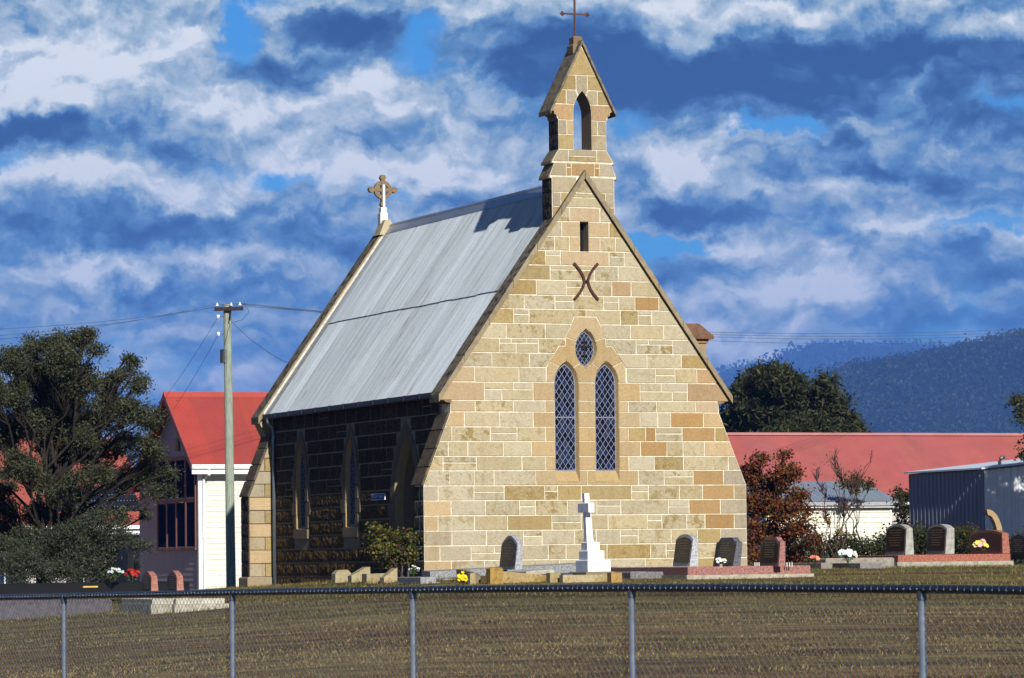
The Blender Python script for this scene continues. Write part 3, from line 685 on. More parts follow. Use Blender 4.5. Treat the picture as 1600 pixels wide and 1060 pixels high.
# ---- left buttresses: front one flush with the facade, rear one with a plinth
def buttress(y0, y1, face, plinth):
    mb = MB(); prof = [(0, -.6), (0, 1.84), (.60, 3.36), (.66, 3.36), (.66, -.6)]
    mb.prism(prof, lambda a, b_, d: (a+.012, d, b_), y0+.02, y1-.01, (.13, .115, .09, 0)); bt = mb.build('buttress', 'mortar', church)
    key = 'b%d' % int(y0); WALLS[key] = bt
    zr = [-.45, -.1, .227, .552, .872, 1.197, 1.523, 1.846]
    for i in range(len(zr)-1):      # outer face, in shade
        def side_mp(a, b_, d): return (.004+d, a, b_)
        ym = y0+(y1-y0)*random.choice([.38, .6, 1.0])
        for a, b_ in ((y0+.012, ym), (ym, y1)):
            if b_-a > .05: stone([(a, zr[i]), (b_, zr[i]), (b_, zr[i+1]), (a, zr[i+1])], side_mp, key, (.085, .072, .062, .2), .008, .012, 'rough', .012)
    # sloping weathering slabs
    n_s = 4
    for i in range(n_s):
        t0, t1 = i/n_s, (i+1)/n_s; p = [(.64*t0, 1.846+1.594*t0), (.64*t1, 1.846+1.594*t1)]
        mb = MB(); q = []
        for (x, z), e_ in ((p[0], .012), (p[1], -.012)): q += [(x+e_*.37, z+e_*.93)]
        (xa, za), (xb, zb) = q; nx, nz = -.928*.05, .373*.05
        ya, yb = (y0-.004 if face is None else y0-.03), y1+.02
        vs_ = [(xa, ya, za), (xb, ya, zb), (xb, yb, zb), (xa, yb, za)]; vs_ += [(x+nx, y, z+nz) for x, y, z in vs_]
        mb.mesh(vs_, [(0, 1, 2, 3), (4, 5, 6, 7), (0, 1, 5, 4), (1, 2, 6, 5), (2, 3, 7, 6), (3, 0, 4, 7)], (.115, .09, .062, .55)); mb.build('weathering_slab', 'coping', bt)
    if face:
        def fm(a, b_, d): return (a, y0+d, b_)
        zr2 = zr+[2.172, 2.481, 2.807, 3.122, 3.40]
        for i in range(len(zr2)-1):
            a0, a1 = xl(zr2[i])+.012, xl(zr2[i+1])+.012
            full = i % 2 == 0; mid = .42
            if full or a0 > .3: stone([(a0, zr2[i]), (.65, zr2[i]), (.65, zr2[i+1]), (a1, zr2[i+1])], fm, key, tone('k' if i > 7 else 'p'), .007)
            else:
                stone([(a0, zr2[i]), (mid, zr2[i]), (mid, zr2[i+1]), (a1, zr2[i+1])], fm, key, tone('k'), .007); stone([(mid, zr2[i]), (.65, zr2[i]), (.65, zr2[i+1]), (mid, zr2[i+1])], fm, key, tone('d'), .007)
        mb = MB(); mb.box(-.06, .64, y0-.06, y1+.03, -.7, -.10, (.30, .25, .17, .4), bevel=.03); mb.build('plinth', 'stone', bt)
    return bt
WALLS = {'front': front, 'side': swall}
buttress(.0, .646, None, False)
buttress(11.9, 12.5, True, True)
# right and rear walls (plain, out of sight) and rear gable
mb = MB(); mb.box(6.6, 7.07, .3, 12.45, -.5, 3.86, (.3, .26, .19)); mb.box(.9, 6.6, 12.0, 12.45, -.5, 3.86, (.3, .26, .19)); mb.build('far_wall', 'stone', church)
for y0 in (0.02, 11.9):
    mb = MB(); mb.prism([(0, -.6), (0, 1.84), (-.60, 3.36), (-.66, 3.36), (-.66, -.6)], lambda a, b_, d: (7.708+a, d, b_), y0+(.03 if y0 < 1 else 0), y0+.6, (.36, .31, .22, .4)); mb.build('buttress', 'stone', church)
mb = MB(); mb.prism([(.62, 3.2), (.40, 3.66), (CX, zcop(CX)), (2*CX-.40, 3.66), (2*CX-.62, 3.2)], lambda a, b_, d: (a, d, b_), 12.16, 12.58, (.40, .33, .20, .3)); rg = mb.build('rear_gable', 'stone', church)
coping(12.10, 12.66, rg, 7, False)
mb = MB()   # white mortar fillet and grey flashing along the rear parapet
for side in (-1, 1):
    for (ya, yb, dz_a, dz_b, c_) in ((12.02, 12.155, -.155, -.05, (.78, .76, .68)), (11.72, 12.03, -.16, -.15, (.36, .37, .38))):
        q = []
        for x, y, dz_ in ((.47, ya, dz_a), (CX, ya, dz_a), (CX, yb, dz_b), (.47, yb, dz_b)):
            z = 3.884+TANR*(x-.368)+dz_; q.append((x if side < 0 else 2*CX-x, y, z))
        mb.face(q, (*c_, 0))
mb.build('flashing', 'mortar', rg)

# ---- roof
def corr(name, parent, O, U, S, Nn, n_sheets, width=.762, waves=10, amp=.009, ppw=6, tint=lambda i: (.5, .5, .5), mat='corr', rows=1, split=(0.0, 1.0), lift=.004, u0=0.0):
    """corrugated sheets side by side, one object each: O eave corner, U along the eave, S up the slope, Nn outward normal"""
    O, U, S, Nn = (Vector(q) for q in (O, U, S, Nn)); SL = S.length
    for r0, r1, lf in [(split[i], split[i+1], lift*i) for i in range(len(split)-1)]:
        for k in range(n_sheets):
            mb = MB(); nc = waves*ppw; vs_ = []; sl = []; jit = random.uniform(-.012, .012); dn = lf+(k % 2)*.0015
            t0 = r0-(.012 if r0 > 0 else 0)+(jit if r0 == 0 else jit*.5)/SL*2; t1 = r1
            for t in (t0, (t0+t1)/2, t1):
                for i in range(nc+1):
                    u = u0+k*width+i*width/nc; h = amp*math.sin(2*math.pi*i/ppw)
                    p = O+U*u+S*t+Nn*(h+dn); vs_.append(p); sl.append((u, t*SL, 0))
            fs = [(r*(nc+1)+i, r*(nc+1)+i+1, (r+1)*(nc+1)+i+1, (r+1)*(nc+1)+i) for r in range(2) for i in range(nc)]
            mb.mesh(vs_, fs, (*tint(k), 0)); mb.slope = sl; mb.build(name, mat, parent, smooth=True)
RZ0, RZ1 = 3.85, 3.884+TANR*(CX-.368)-.22
mb = MB()
for s in (-1, 1):
    e_ = .70 if s < 0 else 2*CX-.70
    mb.mesh([(e_, .5, RZ0+.15), (CX, .5, RZ1-.09), (CX, 12.15, RZ1-.09), (e_, 12.15, RZ0+.15)], [(0, 1, 2, 3)], (.05, .04, .03))
roof = mb.build('roof', 'wood', church)
nl = Vector((-.8153, 0, .579)); Sv = Vector((CX-.47, 0, TANR*(CX-.47)))
def galv(k): f = random.uniform(.86, 1.10); return (.47*f, .51*f, .54*f)
corr('roof_sheet', roof, (.47, .44, 3.884+TANR*(.47-.368)-.20), (0, 1, 0), Vector((CX-.47, 0, TANR*(CX-.47))), nl, 15, width=.7687, tint=galv, split=(0.0, .497, 1.0), lift=.022)
corr('roof_sheet', roof, (2*CX-.45, .44, 3.884+TANR*(.45-.368)-.20), (0, 1, 0), Vector((-(CX-.45), 0, TANR*(CX-.45))), Vector((.8153, 0, .579)), 5, width=2.306, waves=30, ppw=4, tint=galv, split=(0.0, 1.0))
for k in range(7):
    mb = MB(); ya, yb = .50+k*1.66, .50+(k+1)*1.66+.03; r_ = .055+.002*(k % 2); zc = RZ1+.045
    mb.tube([(CX, ya, zc), (CX, yb, zc)], r_, (.42, .46, .50), 10)
    for s in (-1, 1): mb.face([(CX+s*.04, ya, zc), (CX+s*.17, ya, zc-.17*TANR+.035), (CX+s*.17, yb, zc-.17*TANR+.035), (CX+s*.04, yb, zc)], (.44, .47, .5, 0))
    mb.build('ridge_cap', 'steel', roof, smooth=False)
# gutter, brackets and downpipe on the left
gut = MB()
prof = [(.44, 3.895), (.44, 3.80), (.45, 3.775), (.46, 3.775), (.485, 3.80), (.485, 3.895)]
def gz(y): return -.012*(y/12.4)
def gmp(y): return [(x, y, z+gz(y)) for x, z in prof]
n_ = len(prof); A, B = gmp(.08), gmp(12.55); gut.mesh(A+B, [(i, i+1, n_+i+1, n_+i) for i in range(n_-1)]+[(0, 1, 2, 3, 4, 5), (6, 7, 8, 9, 10, 11)], (.035, .045, .065)); gut.mesh([(.48, .08, 3.70), (.66, .08, 3.78), (.66, 12.4, 3.78), (.48, 12.4, 3.70)], [], (.1, .1, .1)) 
gutter = gut.build('gutter', 'paint', church)
for k in range(13):
    y = .35+k*.98; mb = MB(); p2 = [(.432, 3.905), (.432, 3.795), (.445, 3.767), (.465, 3.767), (.493, 3.795), (.493, 3.905)]
    P_ = [(x, y, z+gz(y)) for x, z in p2]+[(x, y+.03, z+gz(y)) for x, z in p2]; mb.mesh(P_, [(i, i+1, 7+i, 6+i) for i in range(5)]+[(0, 1, 2, 3, 4, 5), (6, 7, 8, 9, 10, 11)], (.03, .04, .06)); mb.build('gutter_bracket', 'paint', gutter)
mb = MB(); mb.tube([(.44, 11.72, 3.78), (.44, 11.72, 3.70), (.58, 11.72, 3.55), (.60, 11.72, 3.4), (.60, 11.70, -.7)], .042, (.26, .32, .40), 10); mb.build('downpipe', 'steel', church, smooth=True)

# ---- bellcote
BY0, BY1 = .03, .56
def bm_(x, z, d): return (x, BY0+d, z)
mb = MB()
prof = [(3.11, 7.2), (3.11, 8.60), (3.06, 8.62), (3.06, 8.66), (3.17, 8.93), (3.12, 8.95), (3.12, 8.98), (3.285, 9.25), (3.285, 9.90), (3.25, 9.95), (3.25, 10.0), (3.19, 10.03), (3.19, 10.09), (3.13, 10.12)]
OUTB = [(3.6, 7.72), (3.6, 7.2)]+[(x, z) for x, z in prof]+[(CX, 11.58)]+[(2*CX-x, z) for x, z in reversed(prof)]+[(2*CX-3.6, 7.2), (2*CX-3.6, 7.72)]
opn = arch(CX, .215, 9.25, 10.05, 10.56)
bc = MB(); loops = [OUTB, opn]; flat, tris = tess(loops)
cm = (.62, .58, .46, 0)
bc.mesh([bm_(a, b_, 0) for a, b_ in flat], tris, cm); bc.mesh([bm_(a, b_, BY1-BY0) for a, b_ in flat], tris, cm)
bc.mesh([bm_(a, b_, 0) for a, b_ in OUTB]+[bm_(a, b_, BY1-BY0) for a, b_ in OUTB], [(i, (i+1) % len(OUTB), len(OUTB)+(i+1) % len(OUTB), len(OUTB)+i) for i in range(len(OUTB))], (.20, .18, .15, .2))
bell = bc.build('bellcote', 'mortar', church); WALLS['bell'] = bell
mb = MB(); mb.loft([bm_(a, b_, -.01) for a, b_ in opn], [bm_(a, b_, BY1-BY0+.01) for a, b_ in opn], (.26, .21, .15, .3)); mb.build('arch_reveal', 'stone', bell)
def bst(poly, k):
    for s in (1,): stone(poly, bm_, 'bell', tone(k, .1), .009, .012)
def both(poly, k, k2=None): bst(poly, k); bst([(2*CX-x, z) for x, z in poly], k2 or k)
oL = lambda z: ax(CX, .215, 10.05, 10.56, z, -1)
both([(3.285, 9.25), (3.645, 9.25), (3.645, 9.578), (3.285, 9.578)], 'd', 'k')
both([(3.285, 9.578), (3.489, 9.578), (3.489, 9.9), (3.285, 9.9)], 'k'); both([(3.489, 9.578), (3.645, 9.578), (3.645, 9.9), (3.489, 9.9)], 'p', 'k')
both([(3.285, 9.9), (3.645, 9.9)]+seg(oL, 10.05, 10.25, 3)+[(3.19, 10.25), (3.135, 10.13), (3.19, 10.09), (3.19, 10.03), (3.25, 10.0)], 'r', 'r')
both([(3.20, 10.255), (3.484, 10.255), (3.484, 10.57), (3.36, 10.57)], 'd'); both([(3.484, 10.255)]+seg(oL, 10.255, 10.44, 3)+[(3.71, 10.57), (3.484, 10.57)], 'k')
both([(3.36, 10.57), (3.724, 10.57), (3.724, 10.90), (3.52, 10.90)], 'd')
bst([(3.724, 10.57)]+[(oL(10.45), 10.45), (oL(10.52), 10.52), (CX, 10.56), (2*CX-oL(10.52), 10.52), (2*CX-oL(10.45), 10.45)]+[(4.0-.004, 10.57), (3.996, 10.90), (3.724, 10.90)], 'k')
bst([(3.53, 10.90), (4.19, 10.90), (3.86, 11.54)], 'd')
both([(3.125, 8.975), (3.52, 8.975), (3.52, 9.25), (3.285, 9.25)], 'k'); bst([(3.52, 9.10), (4.20, 9.10), (4.20, 9.25), (3.52, 9.25)], 'k'); bst([(3.52, 8.975), (4.20, 8.975), (4.20, 9.10), (3.52, 9.10)], 'd')
both([(3.065, 8.66), (3.46, 8.66), (3.46, 8.95), (3.175, 8.95)], 'k'); both([(3.46, 8.66), (3.58, 8.66), (3.58, 8.85), (3.46, 8.85)], 'o'); both([(3.46, 8.85), (3.58, 8.85), (3.58, 8.95), (3.46, 8.95)], 'o')
bst([(3.58, 8.66), (4.14, 8.66), (4.14, 8.95), (3.58, 8.95)], 'r')
both([(3.115, 8.29), (3.70, 8.29), (3.70, 8.64), (3.115, 8.64)], 'k'); both([(3.115, 7.98), (3.32, 7.98), (3.32, 8.29), (3.115, 8.29)], 'k'); both([(3.32, 7.98), (3.55, 7.98), (3.55, 8.29), (3.32, 8.29)], 'd'); both([(3.115, 7.6), (3.5, 7.6), (3.5, 7.98), (3.115, 7.98)], 'd')
def bside(x): return lambda a, b_, d: (x+d, a, b_)
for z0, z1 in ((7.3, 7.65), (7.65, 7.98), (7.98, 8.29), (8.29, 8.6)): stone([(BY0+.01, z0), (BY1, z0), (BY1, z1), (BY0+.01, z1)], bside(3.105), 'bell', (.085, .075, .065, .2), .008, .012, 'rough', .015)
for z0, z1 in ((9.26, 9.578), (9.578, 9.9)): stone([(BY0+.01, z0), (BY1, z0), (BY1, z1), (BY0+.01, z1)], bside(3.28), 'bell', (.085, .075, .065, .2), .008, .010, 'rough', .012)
for (x0, z0), (x1, z1) in (((3.03, 8.60), (3.175, 8.935)), ((3.09, 8.93), (3.285, 9.255))):
    for s in (-1, 1):
        mb = MB(); P_ = [(x0, z0), (x0+.01, z0+.06), (x1, z1), (x1+.03, z0)]
        if s > 0: P_ = [(2*CX-x, z) for x, z in P_]
        mb.prism(P_, lambda a, b_, d: (a, d, b_), BY0+.012, BY1+.03, (.175, .145, .10, .35)); mb.build('weathering_slab', 'coping', bell)
for s in (-1, 1):       # steep stone roof slabs
    for i in range(4):
        ta, tb = i/4, (i+1)/4; xa, xb = 3.07+(CX-3.07)*ta+.002, 3.07+(CX-3.07)*tb-.002; sl = (11.62-10.03)/(CX-3.07)
        P_ = [(xa, 10.03+sl*(xa-3.07)), (xb, 10.03+sl*(xb-3.07)), (xb, 10.03+sl*(xb-3.07)+.10), (xa, 10.03+sl*(xa-3.07)+.10)]
        P_ = [(x, z-.03) for x, z in P_]
        if s > 0: P_ = [(2*CX-x, z) for x, z in P_]
        mb = MB(); mb.prism(P_, lambda a, b_, d: (a, d, b_), BY0-.08, BY1+.07, (.20, .165, .115, .6)); mb.build('roof_slab', 'coping', bell)
mb = MB(); mb.box(CX-.12, CX+.09, .18, .42, 11.42, 11.80, (.17, .12, .08), bevel=.03); mb.box(CX-.16, CX+.16, .12, .46, 11.40, 11.62, (.19, .14, .09), bevel=.04); fin = mb.build('finial_block', 'coping', bell)
ir = (.10, .045, .04)
mb = MB(); Xc, Yc = CX-.03, .30; mb.box(Xc-.018, Xc+.018, Yc-.018, Yc+.018, 11.75, 12.78, ir); mb.box(Xc-.28, Xc+.28, Yc-.016, Yc+.016, 12.285, 12.32, ir)
def knob(c, r):
    x, y, z = c; vs_ = [(x-r, y, z), (x+r, y, z), (x, y, z-r), (x, y, z+r), (x, y-r*.6, z), (x, y+r*.6, z)]
    mb.mesh(vs_, [(0, 2, 4), (2, 1, 4), (1, 3, 4), (3, 0, 4), (2, 0, 5), (1, 2, 5), (3, 1, 5), (0, 3, 5)], ir)
knob((Xc-.30, Yc, 12.302), .065); knob((Xc+.30, Yc, 12.302), .065); knob((Xc, Yc, 12.80), .065)
o = mb.build('iron_cross', 'iron', bell); o['label'] = 'slender rusty iron cross with diamond-tipped arms'

# ---- Celtic cross on the rear gable
cy = 12.36; cz = 9.56; cxx = CX-.10
mb = MB()
mb.prism([(cxx-.22, 8.40), (cxx+.24, 8.40), (cxx+.08, 8.78), (cxx-.06, 8.78)], lambda a, b_, d: (a, d, b_), cy-.34, cy+.1, (.40, .34, .23, 0)); mb.build('gablet', 'coping', rg)
mb = MB(); mb.box(cxx-.10, cxx+.10, cy-.10, cy+.10, 8.70, 8.98, (.62, .62, .60), bevel=.01); mb.box(cxx-.075, cxx+.075, cy-.08, cy+.08, 8.98, 9.12, (.66, .66, .64), bevel=.01); mb.build('cross_pedestal', 'marble', rg)
mb = MB(); cc = (.21, .145, .08)
mb.box(cxx-.045, cxx+.045, cy-.06, cy+.05, 9.12, cz+.33, cc); mb.box(cxx-.33, cxx+.33, cy-.055, cy+.045, cz-.045, cz+.045, cc)
for k in range(24):
    a, b_ = 2*math.pi*k/24, 2*math.pi*(k+1)/24; P_ = [(cxx+math.cos(a)*.14, cz+math.sin(a)*.14), (cxx+math.cos(a)*.235, cz+math.sin(a)*.235), (cxx+math.cos(b_)*.235, cz+math.sin(b_)*.235), (cxx+math.cos(b_)*.14, cz+math.sin(b_)*.14)]
    mb.prism(P_, lambda a, b_, d: (a, d, b_), cy-.05, cy+.04, cc)
for ax_, az_ in ((-.31, 0), (.31, 0), (0, .31), (0, -.36)):
    P_ = [(cxx+ax_+math.cos(2*math.pi*k/10)*.075, cz+az_+math.sin(2*math.pi*k/10)*.075) for k in range(10)]; mb.prism(P_, lambda a, b_, d: (a, d, b_), cy-.065, cy+.055, cc)
o = mb.build('celtic_cross', 'iron', rg); o['label'] = 'small ringed stone cross on the rear gable'
mb = MB(); mb.box(cxx-.02, cxx+.035, cy-.085, cy-.062, 9.1, cz+.13, (.75, .76, .76)); mb.build('conduit', 'plain', o)

# ---- chimney at the right side
mb = MB(); mb.box(7.52, 8.22, 3.0, 3.8, -.5, 5.20, (.33, .235, .14, .2)); mb.box(7.47, 8.27, 2.96, 3.84, 5.20, 5.29, (.28, .18, .10, .2), bevel=.02); ch = mb.build('chimney', 'stone', church)
mb = MB(); b0 = [(7.38, 2.86, 5.29), (8.36, 2.86, 5.29), (8.36, 3.94, 5.29), (7.38, 3.94, 5.29)]; b1 = [(x, y, 5.36) for x, y, z in b0]; b2 = [(7.58, 3.1, 5.66), (8.1, 3.1, 5.66), (8.1, 3.7, 5.66), (7.58, 3.7, 5.66)]
mb.mesh(b0+b1+b2, [(3, 2, 1, 0), (8, 9, 10, 11)]+[(i+L_, (i+1) % 4+L_, (i+1) % 4+4+L_, i+4+L_) for L_ in (0, 4) for i in range(4)], (.16, .085, .05, .4)); mb.build('chimney_cap', 'coping', ch)

# place the stones: the 300 that show largest one by one, the others joined wall by wall
STONES.sort(key=lambda s: -s[0])
for i, (a, wall, mb, mat) in enumerate(STONES[:298]): mb.build('stone', mat, WALLS[wall])
rest = {}
for a, wall, mb, mat in STONES[298:]:
    q = rest.setdefault((wall, mat), MB()); k = len(q.v); q.v += mb.v; q.f += [tuple(i+k for i in f) for f in mb.f]; q.t += mb.t
for (wall, mat), q in rest.items(): o = q.build('small_stones', mat, WALLS[wall]); o['kind'] = 'stuff'
# enamel sign beside the door
sg = thing('door_sign', 'small blue enamel sign with white lettering left of the church side door', 'sign', glob(.60, 4.42, 1.70))
mb = MB(); mb.box(-.012, .012, -.45, .42, -.075, .075, (.62, .66, .72)); mb.box(-.016, -.0125, -.43, .40, -.06, .06, (.05, .12, .34)); mb.build('sign_plate', 'plain', sg)
mb = MB(); x = -.38
for k in range(9):
    w = random.uniform(.03, .05); h = random.uniform(.03, .045)
    if k != 4:
        mb.box(-.0205, -.017, x, x+.008, -h, h, (.7, .72, .75))
        if k % 2: mb.box(-.0205, -.017, x+.009, x+w, h-.012, h, (.7, .72, .75))
        if k % 3: mb.box(-.0205, -.017, x+.009, x+w, -.006, .006, (.7, .72, .75))
    x += .085
mb.build('lettering', 'plain', sg)
# ---------------------------------------------------------------- ground
mt, nt, b = material('dry_grass_ground', .95, .1); g = NG(nt); c = g.coord((1, 1, 1))
wv_ = g.noise(g.coord((.16, .75, 1)), 1.0, 5, .6); n1 = g.noise(g.coord((.7, 2.0, 1)), 1.6, 6, .65); n2 = g.noise(c, 30, 4, .75); n3 = g.noise(g.coord((.5, 2.2, 1)), 1.3, 4, .6)
col = g.mix(g.ramp(wv_, .40, .58), (.085, .052, .030, 1), (.26, .195, .085, 1))
col = g.mix(g.math('MULTIPLY', g.ramp(n3, .45, .62), .7), col, (.075, .068, .022, 1))
col = g.mix(g.math('MULTIPLY', g.ramp(n1, .50, .62), .75), col, (.085, .040, .028, 1))
col = g.mix(g.math('MULTIPLY', g.ramp(n2, .4, .7), .5), col, g.mix(1.0, col, (.45, .42, .4, 1), 'MULTIPLY'))
g.l(col, b.inputs['Base Color']); g.bump(g.math('ADD', n2, n1), .8, .05, b); M['ground'] = mt
xs = sorted(set([-16000, -9000, -4000, -2000, -1000, -500, -250, -120, -70] + list(np.arange(-46, 47, 1.0)) + [70, 120, 250, 500, 1000, 2000, 4000, 9000, 16000]))
ys = sorted(set([-3000, -1000, -300, -100, -40, -10, 0, 10, 15] + list(np.arange(20, 135, 1.0)) + [150, 180, 220, 260, 320, 450, 700, 1200, 2400, 5000, 9000, 16000]))
mb = MB(); nx = len(xs); und = np.random.default_rng(3)
vs_ = [(x, y, ground(x, y) + (und.uniform(-.012, .012) if abs(x) < 46 and 20 < y < 120 else 0)) for y in ys for x in xs]
mb.mesh(vs_, [(j*nx+i, j*nx+i+1, (j+1)*nx+i+1, (j+1)*nx+i) for j in range(len(ys)-1) for i in range(nx-1)], (.2, .15, .08))
gr = mb.build('ground', 'ground', smooth=True); gr['kind'] = 'structure'

def leaves(name, C_, size, aspect, cols, mat='leaf', parent=None, seed=1, jitter=.35, droop=0.0, weights=None, mul=None):
    """a leaf-sized rhombus at every point of C_"""
    r = np.random.default_rng(seed); n = len(C_); C_ = np.asarray(C_, dtype=np.float64)
    a = r.normal(size=(n, 3)); a[:, 2] -= droop; a /= np.linalg.norm(a, axis=1)[:, None]
    b_ = r.normal(size=(n, 3)); b_ -= (b_*a).sum(1)[:, None]*a; b_ /= np.linalg.norm(b_, axis=1)[:, None]
    s = size*(1+r.uniform(-jitter, jitter, n))[:, None]; w = s*aspect
    V = np.stack([C_-a*s*.5, C_+b_*w*.5, C_+a*s*.5, C_-b_*w*.5], 1).reshape(-1, 3)
    me = bpy.data.meshes.new(name); me.vertices.add(4*n); me.vertices.foreach_set('co', V.astype(np.float32).ravel())
    me.loops.add(4*n); me.loops.foreach_set('vertex_index', np.arange(4*n, dtype=np.int32)); me.polygons.add(n)
    me.polygons.foreach_set('loop_start', np.arange(0, 4*n, 4, dtype=np.int32)); me.polygons.foreach_set('loop_total', np.full(n, 4, dtype=np.int32))
    cols = np.array(cols, dtype=np.float32); pick = r.choice(len(cols), n, p=weights); k = r.uniform(.7, 1.3, (n, 1)).astype(np.float32)
    if mul is not None: k = k*np.asarray(mul, dtype=np.float32)[:, None]
    tc_ = np.concatenate([cols[pick]*k, np.zeros((n, 1), np.float32)], 1)
    me.update(); at_ = me.attributes.new('tint', 'FLOAT_COLOR', 'FACE'); at_.data.foreach_set('color', tc_.ravel()); me.materials.append(M[mat]); me.validate()
    o = bpy.data.objects.new(name, me); COL.objects.link(o)
    if parent is not None: o.parent = parent
    return o
def limb(a, b_, n=5, wob=.06, r=None):
    r = r or random; a, b_ = Vector(a), Vector(b_); L_ = (b_-a).length; return [a.lerp(b_, i/n)+Vector((r.uniform(-1, 1), r.uniform(-1, 1), r.uniform(-.6, .6)))*wob*L_*(1 if 0 < i < n else 0) for i in range(n+1)]
def plant(name, label, cat, base, blobs, leafspec, trunk_r=.12, sub=9, per=70, sub_r=.33, stems=1, seed=1, twigs=True, bark=(.07, .055, .045), group=None, leafname='crown', bare=0.0, leaf_sd=.5):
    """blobs: (x, y, z, r) relative to the base; limbs run from the trunk into every blob, leaf clusters sit on twigs"""
    rr = random.Random(seed); nr = np.random.default_rng(seed)
    t = thing(name, label, cat, base, 0, group); mb = MB(); pts = []
    top = max(q[2] for q in blobs); cxm = sum(q[0] for q in blobs)/len(blobs); cym = sum(q[1] for q in blobs)/len(blobs)
    forks = []
    for s in range(stems):
        e_ = (cxm*.4+rr.uniform(-.3, .3)*(stems > 1), cym*.4+rr.uniform(-.3, .3)*(stems > 1), top*.42); tr = limb((rr.uniform(-.15, .15)*(stems > 1), rr.uniform(-.15, .15)*(stems > 1), -.15), e_, 6, .05, rr)
        mb.tube(tr, [trunk_r*(1-.55*i/6) for i in range(7)], bark, 8); forks += tr[2:]
    br = MB()
    for (x, y, z, r) in blobs:
        f = min(forks, key=lambda p: (p-Vector((x, y, z-top*.25))).length); L_ = limb(f, (x, y, z), 5, .07, rr)
        br.tube(L_, [trunk_r*.26*(1-.8*i/5)+.006 for i in range(6)], bark, 5, cap=False)
        ns = max(5, int(sub*(r/sub_r/1.6)**2*.5)) if sub_r else sub
        for k in range(ns):
            d = nr.normal(size=3); d /= np.linalg.norm(d); q = np.array([x, y, z])+d*r*nr.uniform(.25, 1.0)**.6*np.array([1, 1, .85])
            if twigs: br.tube(limb(L_[rr.choice((3, 4, 5))], q, 3, .10, rr), [.014, .010, .007, .003], bark, 3, cap=False)
            if rr.random() < bare: continue
            npl = int(per*nr.uniform(.5, 1.4)); sr = sub_r*nr.uniform(.6, 1.25)
            pts.append(q+nr.normal(size=(npl, 3))*sr*leaf_sd*np.array([1, 1, .75]))
    mb.build('trunk', 'bark', t); br.build('branches', 'bark', t)
    if pts: leaves(leafname, np.concatenate(pts), *leafspec, parent=t, seed=seed)
    return t
def px_blobs(lst, D, base, depth=1.0, seed=1):
    r = random.Random(seed); out = []
    for u, v, rp in lst:
        q = at(u, v, D+r.uniform(-depth, depth)); out.append((q[0]-base[0], q[1]-base[1], q[2]-base[2], rp/F_PX*D))
    return out

# ---------------------------------------------------------------- school hall behind on the left
HX, HY = 4.53, 33.0
hall = thing('hall', 'white weatherboard hall with bright red iron roof standing behind the church on the left', 'hall', P0, YAW)
RE = plane_y(300, 727, 32.6); RA = plane_x(256, 615, RE[0])          # eave foot and apex of the near verge
ry, rz, ey, ez, rx0 = RA[1], RA[2], 32.6, RE[2], RE[0]
RR = plane_x(197, 770, rx0)                                          # rear eave foot
gx = rx0+.32                                                         # plane of the gable end wall
mb = MB(); zl = lambda y: (rz-.10-(ry-y)*(rz-ez)/(ry-ey)) if y < ry else (rz-.10-(y-ry)*(rz-RR[2])/(RR[1]-ry))
mb.prism([(HY, -.9), (RR[1]-.3, -.9), (RR[1]-.3, zl(RR[1]-.3)-.04), (ry, rz-.16), (HY, zl(HY)-.04)], lambda a, b_, d: (gx+.04+d, a, b_), 0, 9.0, (.5, .48, .45)); hw = mb.build('wall', 'paint', hall)
z = -.75; k = 0
while z < 3.35:       # weatherboards, near long side
    mb = MB(); y = HY; z1 = z+.162
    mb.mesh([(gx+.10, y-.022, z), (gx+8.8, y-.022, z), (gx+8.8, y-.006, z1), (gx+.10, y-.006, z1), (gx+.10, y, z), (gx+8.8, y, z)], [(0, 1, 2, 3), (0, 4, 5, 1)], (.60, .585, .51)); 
    if z1 < ez-.05+.1: mb.build('weatherboard', 'paint', hw)
    z = z1
z = -.75
while z < rz-.4:      # weatherboards, gable end: same white boards, their shade put into the colour
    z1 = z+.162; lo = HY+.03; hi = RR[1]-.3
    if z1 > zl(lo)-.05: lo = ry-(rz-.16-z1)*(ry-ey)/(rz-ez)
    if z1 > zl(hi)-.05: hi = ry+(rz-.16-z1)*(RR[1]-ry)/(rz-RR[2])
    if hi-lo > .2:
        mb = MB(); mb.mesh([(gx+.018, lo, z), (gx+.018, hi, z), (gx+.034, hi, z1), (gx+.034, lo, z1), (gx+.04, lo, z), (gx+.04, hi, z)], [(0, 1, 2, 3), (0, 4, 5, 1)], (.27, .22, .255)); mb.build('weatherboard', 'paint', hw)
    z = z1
mb = MB(); mb.box(gx-.005, gx+.11, HY-.035, HY+.09, -.9, ez-.02, (.8, .8, .8)); mb.build('corner_board', 'paint', hw)
ys0, zs0 = ey, ez
Sf = Vector((0, ry-ey, rz-ez)); Nf = Vector((0, -(rz-ez), ry-ey)).normalized()
corr('roof_sheet', hall, (rx0, ey, ez), (1, 0, 0), Sf, Nf, 13, amp=.017, tint=lambda k: tuple(q*random.uniform(.88, 1.07) for q in (.335, .055, .043)), mat='redroof')
Sr = Vector((0, -(RR[1]-ry), rz-RR[2])); Nr = Vector((0, rz-RR[2], RR[1]-ry)).normalized()
corr('roof_sheet', hall, (rx0, RR[1], RR[2]), (1, 0, 0), Sr, Nr, 4, width=2.476, waves=30, ppw=4, amp=.017, tint=lambda k: (.335, .055, .043), mat='redroof')
